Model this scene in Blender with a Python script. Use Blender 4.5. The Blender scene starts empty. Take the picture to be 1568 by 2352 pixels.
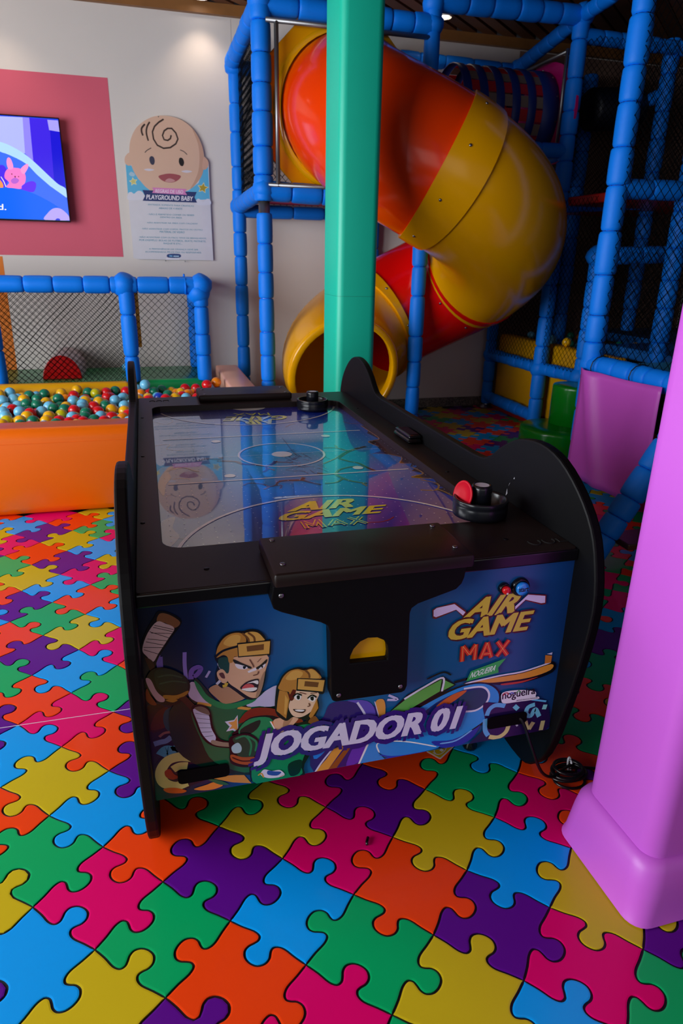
import bpy, math, random
from mathutils import Vector, Matrix, Euler
from mathutils.geometry import tessellate_polygon
random.seed(7)
S=bpy.context.scene
COL=S.collection
# ------------------------------------------------------------------ camera, world, lights, exposure
cam=bpy.data.cameras.new('camera'); camo=bpy.data.objects.new('camera',cam); COL.objects.link(camo); S.camera=camo
cam.sensor_fit='VERTICAL'; cam.sensor_height=36; cam.sensor_width=24; cam.lens=23.645; cam.clip_start=.05
_p,_r,_y=.3594,-.0195,math.radians(-16)
_f=Vector((0,math.cos(_p),-math.sin(_p)));_rt=Vector((1,0,0));_dn=_f.cross(_rt)
_c,_s=math.cos(_r),math.sin(_r)
_R=Matrix.Rotation(_y,3,'Z')
_X=_R@(_c*_rt+_s*_dn);_D=_R@(-_s*_rt+_c*_dn);_F=_R@_f
camo.matrix_world=Matrix(((_X.x,-_D.x,-_F.x,0),(_X.y,-_D.y,-_F.y,0),(_X.z,-_D.z,-_F.z,1.5),(0,0,0,1)))
cam.dof.use_dof=True; cam.dof.focus_distance=1.95; cam.dof.aperture_fstop=6.3
w=bpy.data.worlds.new('world'); S.world=w; w.use_nodes=True
w.node_tree.nodes['Background'].inputs[0].default_value=(.78,.86,1,1); w.node_tree.nodes['Background'].inputs[1].default_value=.12
S.view_settings.view_transform='Standard'; S.view_settings.look='None'; S.view_settings.exposure=.14; S.view_settings.gamma=1; S.view_settings.use_curve_mapping=False
S.cycles.use_denoising=True; S.cycles.max_bounces=6; S.cycles.caustics_reflective=False; S.cycles.caustics_refractive=False; S.cycles.sample_clamp_indirect=4
def lamp(name,kind,loc,energy,color,rot=(0,0,0),**k):
    l=bpy.data.lights.new(name,kind); l.energy=energy; l.color=color
    for a,b in k.items(): setattr(l,a,b)
    o=bpy.data.objects.new(name,l); o.location=loc; o.rotation_euler=rot; COL.objects.link(o); return o
# daylight through the glazed left side and the open shopfront behind the photographer
lamp('window_daylight','AREA',(-4.3,1.4,1.75),490,(.90,.95,1),(0,math.radians(-90),0),shape='RECTANGLE',size=2.5,size_y=6.5)
lamp('shopfront_daylight','AREA',(.3,-2.6,2.0),20,(1,.96,.92),(math.radians(78),0,0),shape='RECTANGLE',size=5,size_y=2.2)
# ------------------------------------------------------------------ helpers
OFF={}
def lin(h,m=1):
    v=[int(h[i:i+2],16)/255 for i in (0,2,4)]
    return tuple(min(1,(x/12.92 if x<=.04045 else ((x+.055)/1.055)**2.4)*m) for x in v)+(1,)
MATS={}
def mat(name,h,rough=.5,m=1,var=.06,scale=9,bump=0,bscale=60,coat=0,coat_ior=1.5,metal=0,emit=0,spec=.5,coat_rough=.03):
    if name in MATS: return MATS[name]
    M=bpy.data.materials.new(name); M.use_nodes=True; N=M.node_tree.nodes; L=M.node_tree.links; b=N['Principled BSDF']
    c=lin(h,m)
    tc=N.new('ShaderNodeTexCoord'); nz=N.new('ShaderNodeTexNoise'); nz.inputs['Scale'].default_value=scale; nz.inputs['Detail'].default_value=3
    L.new(tc.outputs['Object'],nz.inputs['Vector'])
    mx=N.new('ShaderNodeMix'); mx.data_type='RGBA'
    mx.inputs[6].default_value=tuple(x*(1-var) for x in c[:3])+(1,); mx.inputs[7].default_value=tuple(min(1,x*(1+var)) for x in c[:3])+(1,)
    L.new(nz.outputs['Fac'],mx.inputs[0]); L.new(mx.outputs[2],b.inputs['Base Color'])
    b.inputs['Roughness'].default_value=rough; b.inputs['Metallic'].default_value=metal; b.inputs['Specular IOR Level'].default_value=spec
    b.inputs['Coat Weight'].default_value=coat; b.inputs['Coat IOR'].default_value=coat_ior; b.inputs['Coat Roughness'].default_value=coat_rough
    if emit:
        L.new(mx.outputs[2],b.inputs['Emission Color']); b.inputs['Emission Strength'].default_value=emit
    if bump:
        n2=N.new('ShaderNodeTexNoise'); n2.inputs['Scale'].default_value=bscale; n2.inputs['Detail'].default_value=4; L.new(tc.outputs['Object'],n2.inputs['Vector'])
        bp=N.new('ShaderNodeBump'); bp.inputs['Strength'].default_value=bump; bp.inputs['Distance'].default_value=.01
        L.new(n2.outputs['Fac'],bp.inputs['Height']); L.new(bp.outputs[0],b.inputs['Normal'])
    MATS[name]=M; return M
def link(o,parent=None):
    COL.objects.link(o)
    if parent is not None: o.parent=parent
    OFF[o.name]=Vector(OFF[parent.name]) if parent is not None else Vector((0,0,0))
    return o
def tag(o,label=None,cat=None,group=None,kind=None):
    for k,v in (('label',label),('category',cat),('group',group),('kind',kind)):
        if v: o[k]=v
    return o
def empty(name,loc,label,cat,group=None):
    o=bpy.data.objects.new(name,None); o.empty_display_size=.1; o.location=loc; COL.objects.link(o); OFF[o.name]=Vector(loc)
    return tag(o,label,cat,group)
def mesh(name,V,F,ms,parent=None,smooth=False,idx=None,local=False):
    """one mesh object; V in world metres"""
    me=bpy.data.meshes.new(name)
    of=Vector((0,0,0)) if (parent is None or local) else OFF[parent.name]
    me.from_pydata([(v[0]-of[0],v[1]-of[1],v[2]-of[2]) for v in V],[],F)
    for m in (ms if isinstance(ms,(list,tuple)) else [ms]): me.materials.append(m)
    if idx: me.polygons.foreach_set('material_index',idx)
    if smooth: me.polygons.foreach_set('use_smooth',[True]*len(F))
    me.validate(); me.update()
    return link(bpy.data.objects.new(name,me),parent)
def root_mesh(name,loc,V,F,ms,label,cat,group=None,smooth=False,idx=None):
    me=bpy.data.meshes.new(name); l=Vector(loc)
    me.from_pydata([tuple(Vector(v)-l) for v in V],[],F)
    for m in (ms if isinstance(ms,(list,tuple)) else [ms]): me.materials.append(m)
    if idx: me.polygons.foreach_set('material_index',idx)
    if smooth: me.polygons.foreach_set('use_smooth',[True]*len(F))
    me.update(); o=bpy.data.objects.new(name,me); o.location=loc; COL.objects.link(o); OFF[o.name]=l
    return tag(o,label,cat,group)
class B:
    """collects boxes, bars, lathes into one vertex list"""
    def __init__(s): s.V=[];s.F=[];s.I=[]
    def add(s,V,F,i=0):
        n=len(s.V); s.V+=[tuple(v) for v in V]; s.F+=[tuple(a+n for a in f) for f in F]; s.I+=[i]*len(F); return s
    def box(s,x0,x1,y0,y1,z0,z1,b=0,i=0):
        if b<=0:
            V=[(x,y,z) for x in(x0,x1) for y in(y0,y1) for z in(z0,z1)]
            return s.add(V,[(0,1,3,2),(4,6,7,5),(0,4,5,1),(2,3,7,6),(0,2,6,4),(1,5,7,3)],i)
        # rounded box: superellipse-like rings stacked in z
        n=4; ring=[]
        prof=[(z0,b),(z0+b*.3,b*.3),(z0+b,0),(z1-b,0),(z1-b*.3,b*.3),(z1,b)]
        Vv=[];Ff=[]
        for z,ins in prof:
            for cx,cy,a0 in((x1-b,y1-b,0),(x0+b,y1-b,90),(x0+b,y0+b,180),(x1-b,y0+b,270)):
                for k in range(n+1):
                    a=math.radians(a0+90*k/n); r=b-ins
                    Vv.append((cx+r*math.cos(a),cy+r*math.sin(a),z))
        m=4*(n+1)
        for j in range(len(prof)-1):
            for k in range(m): Ff.append((j*m+k,j*m+(k+1)%m,(j+1)*m+(k+1)%m,(j+1)*m+k))
        Ff.append(tuple(range(m-1,-1,-1))); Ff.append(tuple((len(prof)-1)*m+k for k in range(m)))
        return s.add(Vv,Ff,i)
    def lathe(s,c,prof,n=24,ax=None,i=0,cap=True):
        """prof: (radius, height) list along axis ax from c"""
        ax=Vector(ax or (0,0,1)).normalized(); u=ax.orthogonal().normalized(); v=ax.cross(u); c=Vector(c)
        V=[];F=[]
        for r,h in prof:
            for k in range(n):
                a=2*math.pi*k/n; V.append(c+ax*h+(u*math.cos(a)+v*math.sin(a))*r)
        for j in range(len(prof)-1):
            for k in range(n): F.append((j*n+k,j*n+(k+1)%n,(j+1)*n+(k+1)%n,(j+1)*n+k))
        if cap: F.append(tuple(range(n-1,-1,-1))); F.append(tuple((len(prof)-1)*n+k for k in range(n)))
        return s.add(V,F,i)
    def rod(s,a,b,r,n=8,i=0):
        a=Vector(a);b=Vector(b); return s.lathe(a,[(r,0),(r,(b-a).length)],n,b-a,i)
    def path(s,pts,r,n=8,i=0,closed=False):
        P=[Vector(p) for p in pts]; V=[];F=[]; m=len(P); up=Vector((0,0,1)); prev=None
        for k in range(m):
            t=(P[(k+1)%m if closed else min(k+1,m-1)]-P[(k-1)%m if closed else max(k-1,0)]).normalized()
            u=(t.orthogonal() if prev is None else prev-t*prev.dot(t)).normalized(); prev=u; v=t.cross(u)
            for q in range(n):
                a=2*math.pi*q/n; V.append(P[k]+(u*math.cos(a)+v*math.sin(a))*r)
        for k in range(m if closed else m-1):
            for q in range(n): F.append((k*n+q,k*n+(q+1)%n,((k+1)%m)*n+(q+1)%n,((k+1)%m)*n+q))
        if not closed: F.append(tuple(range(n-1,-1,-1))); F.append(tuple((m-1)*n+q for q in range(n)))
        return s.add(V,F,i)
    def obj(s,name,m,parent=None,smooth=False): return mesh(name,s.V,s.F,m,parent,smooth,s.I if isinstance(m,(list,tuple)) else None)
def smooth_angle(o,ang=40):
    me=o.data; me.polygons.foreach_set('use_smooth',[True]*len(me.polygons))
    try: me.set_sharp_from_angle(angle=math.radians(ang))
    except Exception: pass
    return o
def bevel(o,wd=.004,seg=2):
    b=o.modifiers.new('bevel','BEVEL'); b.width=wd; b.segments=seg; b.limit_method='ANGLE'; b.angle_limit=math.radians(40); return o
def plate(name,outer,holes,fn,d0,d1,m,parent,bev=0):
    """flat board cut to an outline (2D) with holes; fn(a,b,d)->world"""
    loops=[outer]+holes; flat=[p for l in loops for p in l]; n=len(flat)
    tr=tessellate_polygon([[Vector((p[0],p[1],0)) for p in l] for l in loops])
    V=[fn(a,b,d0) for a,b in flat]+[fn(a,b,d1) for a,b in flat]
    F=[]
    if not holes:
        k=len(outer); F=[tuple(range(k)),tuple(n+i for i in range(k-1,-1,-1))]
    else:
        for t in tr: F.append(tuple(t)); F.append(tuple(n+i for i in reversed(t)))
    s=0
    for l in loops:
        k=len(l)
        for i in range(k): F.append((s+i,s+(i+1)%k,n+s+(i+1)%k,n+s+i))
        s+=k
    o=mesh(name,V,F,m,parent)
    import bmesh
    bm=bmesh.new(); bm.from_mesh(o.data); bmesh.ops.recalc_face_normals(bm,faces=bm.faces); bm.to_mesh(o.data); bm.free()
    if bev: bevel(o,bev)
    return o
def rrect(x0,x1,y0,y1,r,n=5):
    o=[]
    for cx,cy,a0 in((x1-r,y1-r,0),(x0+r,y1-r,90),(x0+r,y0+r,180),(x1-r,y0+r,270)):
        for k in range(n+1):
            a=math.radians(a0+90*k/n); o.append((cx+r*math.cos(a),cy+r*math.sin(a)))
    return o
def catmull(P,closed=True,n=4):
    m=len(P);R=[]
    for k in range(m if closed else m-1):
        g=lambda j:P[j%m] if closed else P[max(0,min(m-1,j))]
        a,b,c,d=g(k-1),g(k),g(k+1),g(k+2)
        for q in range(n):
            t=q/n
            R.append(tuple(.5*((2*b[i])+(-a[i]+c[i])*t+(2*a[i]-5*b[i]+4*c[i]-d[i])*t*t+(-a[i]+3*b[i]-3*c[i]+d[i])*t**3) for i in range(len(b))))
    if not closed: R.append(tuple(P[-1]))
    return R
def text_shape(txt,off=0.0):
    """outline faces of a line of text, as (verts2d, faces), scaled to a unit box of the plain glyphs"""
    def mk(o):
        cu=bpy.data.curves.new('t','FONT'); cu.body=txt; cu.offset=o; cu.resolution_u=3
        ob=bpy.data.objects.new('t',cu); COL.objects.link(ob); dg=bpy.context.evaluated_depsgraph_get()
        me=bpy.data.meshes.new_from_object(ob.evaluated_get(dg)); bpy.data.objects.remove(ob); 
        V=[(v.co.x,v.co.y) for v in me.vertices]; F=[tuple(p.vertices) for p in me.polygons]; bpy.data.meshes.remove(me); return V,F
    V0,F0=mk(0); x0=min(v[0] for v in V0);x1=max(v[0] for v in V0);y0=min(v[1] for v in V0);y1=max(v[1] for v in V0)
    V,F=mk(off) if off else (V0,F0)
    return [((v[0]-x0)/(x1-x0),(v[1]-y0)/(y1-y0)) for v in V],F
def art(name,fn,parent,mf,step=.00005,base=.0004):
    """flat print: layered outlines on a plane. fn(a,b,d)->world, mf(hex)->material"""
    items=ART[name][1]; V=[];F=[];I=[];ms=[];mi={}
    def mid(h):
        if h not in mi: mi[h]=len(ms); ms.append(mf(h))
        return mi[h]
    def put(pts,faces,h,d):
        n=len(V); V.extend(fn(a,b,d) for a,b in pts); F.extend(tuple(n+k for k in f) for f in faces); I.extend([mid(h)]*len(faces))
    for k,it in enumerate(items):
        d=base+k*step
        if it[0] in 'pP':
            pts=[(a/1000,b/1000) for a,b in it[2]]
            if it[0]=='P': pts=catmull(pts,True,4)
            put(pts,[tuple(t) for t in tessellate_polygon([[Vector((a,b,0)) for a,b in pts]])],it[1],d)
        elif it[0]=='s':
            pts=[(a/1000,b/1000) for a,b in it[3]]; hw=it[2]/2000
            if len(pts)>2 and len(pts)<16: pts=catmull(pts,False,5)
            Q=[]
            for j,p in enumerate(pts):
                a=pts[max(0,j-1)];b=pts[min(len(pts)-1,j+1)]; t=Vector((b[0]-a[0],b[1]-a[1])); t=t.normalized() if t.length>1e-9 else Vector((1,0))
                tp=1 if it[2]>5 else (.45 if j in(0,len(pts)-1) else 1)
                Q+=[(p[0]-t.y*hw*tp,p[1]+t.x*hw*tp),(p[0]+t.y*hw*tp,p[1]-t.x*hw*tp)]
            put(Q,[(2*j,2*j+1,2*j+3,2*j+2) for j in range(len(pts)-1)],it[1],d)
        else:
            _,h,txt,q,bold,oc,ow=it; bl,br,tl=[Vector((a/1000,b/1000)) for a,b in q]
            tv,tf=text_shape(txt,0); g=[bl+(br-bl)*x+(tl-bl)*y for x,y in tv]
            if oc:
                hw=(tl-bl).length*(ow+bold*.6)
                for q in range(8): put([(v.x+hw*math.cos(q*.7854),v.y+hw*math.sin(q*.7854)) for v in g],tf,oc,d+step*.08*q)
            bw=(br-bl).normalized()*(tl-bl).length*bold; bh=(tl-bl)*bold*.35
            for q,sh in enumerate(((-1,-1),(1,-1),(-1,1),(1,1),(0,0)) if bold else ((0,0),)): put([tuple(v+bw*.7*sh[0]+bh*sh[1]) for v in g],tf,h,d+step*(.7+.05*q))
    return mesh(name.split('.')[0],V,F,ms,parent,False,I)
ART={}
ART['graffiti_print']=('F',[
('P','14102a',[(-83,491),(-16,499),(44,425),(82,343),(101,293),(78,262),(-2,239),(-69,241),(-76,332)]),
('P','2a0c0c',[(-71,498),(-30,495),(-31,434),(-68,428)]),
('P','4a180c',[(-51,475),(-22,489),(-16,441),(-64,431)]),
('P','0a3a4a',[(-28,481),(13,486),(46,459),(56,392),(7,389),(-31,431)]),
('s','0c0c28',27,[(-61,389),(-45,392),(-32,393),(-19,402)]),
('s','0c0c28',39,[(-48,352),(-34,366),(-16,358),(-6,360),(-11,377)]),
('s','0c0c28',39,[(25,398),(28,381),(7,365),(2,378)]),
('s','0c0c28',36,[(31,380),(36,363),(47,320)]),
('s','0c0c28',39,[(53,314),(28,330),(-4,339),(-33,333),(-51,304),(-47,270),(-20,251),(10,257)]),
('s','0c0c28',34,[(-22,304),(-6,311),(14,308)]),
('s','5a6a9a',15,[(-61,389),(-45,392),(-32,393),(-19,402)]),
('s','7a4a4a',7,[(-47,408),(-34,417),(-12,416)]),
('s','3a7a9a',27,[(-48,352),(-34,366),(-16,358),(-6,360),(-11,377)]),
('s','4aa0c8',27,[(25,398),(28,381),(7,365),(2,378)]),
('s','a8b078',24,[(31,380),(36,363),(47,320)]),
('s','b8ae68',27,[(53,314),(28,330),(-4,339),(-33,333),(-51,304),(-47,270),(-20,251),(10,257)]),
('s','b8ae68',22,[(-22,304),(-6,311),(14,308)]),
('P','8a2a1a',[(-42,302),(-29,307),(-20,289),(-8,278),(-25,273),(-40,285)]),
('s','6a58a8',9,[(-32,636),(-34,620),(-33,602)]),
('s','6a58a8',6,[(-26,631),(-27,603)]),
('s','8a78d0',9,[(27,635),(25,601),(26,559)]),
('s','7058b8',12,[(37,559),(40,582),(53,590),(61,585),(55,573),(44,564)]),
('s','a8a0d8',6,[(72,558),(82,575)]),
('P','b85018',[(-49,249),(-23,247),(6,232),(-5,226),(-37,234)]),
('P','d07a30',[(25,232),(56,238),(76,242),(98,228),(75,220),(45,223)]),
('p','c08030',[(54,264),(152,250),(171,215),(123,231)]),
('P','1a5a3a',[(60,256),(90,245),(113,227),(89,232)])])
ART['tall_player_print']=('F',[
('P','080810',[(-24,750),(1,743),(26,717),(1,679),(-30,634),(-43,607),(-54,610),(-70,655),(-55,702),(-35,735)]),
('P','7a5234',[(-21,744),(0,738),(22,716),(9,703),(-11,719),(-29,724)]),
('P','c0a8a8',[(-29,724),(-11,717),(8,702),(-7,677),(-31,642),(-45,621),(-58,638),(-66,657),(-52,696)]),
('s','201018',3,[(-44,697),(2,689)]),
('s','201018',3,[(-47,701),(-4,678)]),
('s','201018',3,[(-53,683),(-8,671)]),
('s','201018',3,[(-57,676),(-15,660)]),
('s','201018',3,[(-63,662),(-20,655)]),
('s','201018',3,[(-63,656),(-29,638)]),
('s','201018',3,[(-35,716),(6,699)]),
('s','201018',3,[(-38,711),(4,694)]),
('P','3a2018',[(-62,635),(-45,621),(-43,589),(-52,594),(-57,611)]),
('P','04241c',[(45,558),(59,548),(109,468),(166,466),(191,487),(239,500),(252,451),(222,381),(189,251),(72,282),(-9,362),(-18,479),(32,511)]),
('P','b8a8c8',[(34,550),(49,545),(62,510),(89,480),(61,485),(30,512)]),
('P','b8b4d8',[(246,505),(217,498),(198,482),(165,462),(201,451),(245,452)]),
('P','0c5c3c',[(47,488),(88,478),(119,461),(172,456),(216,440),(199,341),(174,254),(80,307),(49,389),(32,461)]),
('s','c89040',8,[(48,490),(81,478)]),
('s','c89040',8,[(144,460),(176,449)]),
('P','0e7a48',[(44,555),(57,540),(76,504),(118,476),(166,479),(193,485),(180,468),(119,459),(75,485),(53,520)]),
('P','a88060',[(77,526),(108,535),(146,508),(163,484),(116,476),(93,498)]),
('p','c8c4e0',[(143,438),(134,425),(111,424),(122,407),(113,394),(129,395),(143,381)]),
('p','d09048',[(141,432),(134,421),(119,420),(128,409),(120,399),(131,400),(141,391)]),
('P','080810',[(98,614),(101,641),(114,663),(130,673),(148,675),(164,673),(179,676),(200,670),(215,654),(220,640),(230,640),(228,598),(219,595),(217,546),(212,518),(202,490),(189,477),(166,481),(139,509),(122,525),(108,523),(95,542),(95,566),(101,589),(95,608)]),
('P','d0a585',[(126,593),(141,605),(219,600),(215,555),(208,527),(201,496),(191,481),(173,486),(146,513),(126,534),(120,554),(122,574)]),
('P','1c4038',[(105,607),(127,605),(128,575),(123,562),(110,576),(103,587)]),
('P','b8b8d8',[(101,589),(108,576),(104,581),(101,595)]),
('P','d0a585',[(98,568),(109,577),(118,568),(124,547),(116,535),(103,546)]),
('P','5a3028',[(103,565),(113,566),(117,550),(109,552)]),
('P','b07a34',[(98,616),(103,637),(115,657),(130,668),(148,671),(162,666),(171,651),(174,637),(220,637),(219,599),(149,606),(140,605),(137,592),(128,592),(125,608),(115,615),(101,610)]),
('P','c99a4c',[(117,647),(131,663),(148,666),(158,658),(150,638),(130,637)]),
('P','c99a4c',[(168,666),(182,669),(199,664),(211,649),(213,640),(181,640),(175,656)]),
('s','6b4320',5,[(162,668),(175,652),(177,640)]),
('s','6b4320',5,[(175,668),(189,654),(191,640)]),
('s','080810',6,[(95,612),(116,627),(150,634)]),
('p','080810',[(149,643),(230,640),(228,599),(150,603)]),
('p','c99a4c',[(151,639),(228,637),(225,602),(152,606)]),
('p','6b4320',[(171,631),(213,631),(212,615),(172,616)]),
('P','201812',[(139,600),(159,586),(180,572),(178,567),(159,577),(141,589)]),
('P','201812',[(192,567),(204,575),(219,588),(217,577),(200,563)]),
('P','d8d4e8',[(143,587),(171,573),(165,568),(148,573)]),
('P','d8d4e8',[(199,564),(215,576),(213,567),(202,562)]),
('P','080810',[(161,577),(168,575),(165,569),(161,571)]),
('P','080810',[(205,569),(209,571),(208,564)]),
('s','6a4030',3,[(177,594),(185,576),(186,570)]),
('s','6a4030',3,[(205,593),(196,583)]),
('p','e0d8e8',[(171,561),(191,569),(194,561),(174,556)]),
('s','6a4030',3,[(184,547),(195,549),(198,557)]),
('P','2a1214',[(152,515),(162,528),(175,534),(194,536),(198,529),(192,501),(174,501)]),
('P','c05050',[(156,515),(166,525),(180,523),(186,513),(167,511)]),
('P','e8e4f0',[(168,527),(194,532),(195,520),(183,527)]),
('P','e8e4f0',[(155,513),(190,512),(190,504),(174,503)]),
('P','9a7a62',[(205,540),(214,555),(208,518),(199,490),(189,481),(195,508)]),
('s','b8b8d0',7,[(96,537),(105,546)]),
('s','c0a030',8,[(110,529),(117,530),(120,537)]),
('P','080810',[(-53,598),(-32,605),(-3,594),(25,570),(34,544),(25,517),(0,496),(-30,502),(-57,535),(-67,569)]),
('P','10241c',[(-42,597),(-19,600),(3,589),(22,570),(29,549),(23,529),(-14,528),(-39,548),(-45,577)]),
('s','2a4030',4,[(-39,580),(-11,581),(18,569)]),
('s','2a4030',4,[(-37,560),(-5,563),(27,553)]),
('P','a07028',[(-28,528),(2,523),(28,531),(25,521),(5,512),(-25,517)]),
('P','a07028',[(-25,513),(-9,514),(3,509),(-9,504)]),
('P','b89098',[(-65,580),(-54,575),(-43,541),(-27,518),(-31,509),(-45,517),(-60,552)]),
('P','7a3018',[(-65,553),(-57,531),(-46,505),(-59,507),(-69,525)]),
('p','3a2018',[(6,514),(22,517),(47,479),(33,472)]),
('P','080810',[(33,482),(56,486),(77,465),(82,417),(98,375),(140,355),(134,341),(83,356),(56,384),(41,434)]),
('P','b8b4d4',[(37,476),(60,469),(73,453),(77,414),(87,382),(76,368),(56,396),(45,438)]),
('P','6a5a50',[(40,479),(56,481),(71,469),(75,453),(56,463)]),
('P','8a7868',[(78,377),(104,365),(137,355),(134,345),(97,354),(76,366)]),
('s','303848',2,[(42,464),(74,451)]),
('s','303848',2,[(44,449),(75,439)]),
('s','303848',2,[(46,435),(76,427)]),
('s','303848',2,[(48,420),(77,414)]),
('s','303848',2,[(50,406),(78,402)]),
('s','303848',2,[(52,391),(80,390)])])
ART['second_player_print']=('F',[
('P','7a2410',[(144,414),(161,443),(190,453),(238,440),(267,417),(304,397),(300,384),(233,410),(179,421)]),
('P','080810',[(140,397),(172,426),(230,422),(282,388),(342,390),(366,353),(312,253),(304,211),(180,213),(164,303),(127,378)]),
('P','0e8050',[(143,392),(171,422),(222,417),(237,379),(247,354),(282,377),(327,377),(339,359),(304,259),(298,217),(184,214),(171,283),(155,359)]),
('P','04241c',[(149,396),(197,415),(189,388),(155,372)]),
('P','04241c',[(269,262),(304,268),(298,227),(273,223)]),
('p','e0e0f0',[(222,406),(230,404),(247,358),(280,377),(285,369),(245,348)]),
('p','d06820',[(226,405),(230,404),(247,363),(276,380),(278,375),(246,355)]),
('P','d0a585',[(231,406),(263,411),(297,405),(276,378),(247,363)]),
('P','a88060',[(263,411),(282,408),(266,382),(255,384)]),
('P','080810',[(240,500),(246,516),(255,536),(272,550),(294,554),(312,547),(331,549),(350,533),(357,512),(366,508),(363,466),(346,464),(350,424),(331,390),(304,397),(282,408),(263,400),(237,432)]),
('P','dcbca0',[(277,464),(288,488),(346,472),(343,447),(332,419),(304,404),(282,412),(271,439)]),
('P','5a1010',[(271,482),(290,492),(284,462),(275,460)]),
('P','b07a34',[(245,501),(250,515),(259,533),(274,546),(294,549),(312,542),(331,544),(347,528),(353,511),(301,519),(292,490),(282,491),(275,478),(271,486),(257,491)]),
('P','c99a4c',[(264,526),(279,544),(296,545),(308,535),(299,522),(279,519)]),
('P','c99a4c',[(321,541),(334,540),(346,527),(349,514),(327,517)]),
('s','6b4320',5,[(313,543),(323,531),(325,518)]),
('p','080810',[(293,523),(366,508),(362,467),(291,486)]),
('p','c99a4c',[(296,520),(364,505),(359,472),(294,490)]),
('p','6b4320',[(313,511),(349,501),(346,487),(311,496)]),
('p','b07a34',[(248,495),(268,486),(273,464),(264,407),(240,435),(243,465)]),
('p','c99a4c',[(262,479),(270,463),(263,418),(259,423)]),
('p','b07a34',[(344,452),(348,424),(329,392),(323,404)]),
('P','e8e4f4',[(285,469),(293,475),(304,468),(299,457),(290,460)]),
('P','e8e4f4',[(321,458),(331,464),(341,456),(336,446),(326,450)]),
('P','080810',[(292,471),(299,471),(299,460),(293,461)]),
('P','080810',[(327,461),(335,461),(335,450),(329,451)]),
('s','080810',4,[(282,469),(292,477),(305,470)]),
('s','080810',4,[(319,458),(331,466),(343,457)]),
('s','5a2018',4,[(299,480),(316,472)]),
('s','5a2018',4,[(327,472),(344,471)]),
('s','6a4030',3,[(323,444),(325,435),(319,434)]),
('P','3a1414',[(282,433),(297,428),(314,426),(308,416),(289,423)]),
('P','e8e4f0',[(288,430),(311,425),(306,421),(291,425)]),
('P','080810',[(119,375),(141,384),(170,380),(193,354),(194,319),(186,280),(152,278),(120,299),(119,335)]),
('P','0c3c2c',[(128,373),(159,378),(190,352),(187,316),(164,303),(139,317),(136,349)]),
('s','0e7a50',5,[(134,370),(159,374),(173,346),(168,311)]),
('s','0e7a50',5,[(163,375),(186,351),(183,322)]),
('P','9ab8c8',[(124,348),(140,358),(149,342),(145,327),(128,329)]),
('P','9a4a24',[(122,325),(150,311),(185,303),(180,283),(149,288),(124,305)]),
('s','3a1410',4,[(124,316),(149,299),(181,294)]),
('P','7a4a20',[(339,402),(353,370),(321,385)]),
('P','c8c8e0',[(195,245),(204,260),(225,251),(246,249),(258,231),(242,226),(214,230)]),
('P','2a4a9a',[(214,254),(232,248),(249,242),(238,233),(214,241)]),
('s','c09030',4,[(188,244),(197,249),(203,234)]),
('s','c09030',4,[(256,231),(245,227)])])
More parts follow.
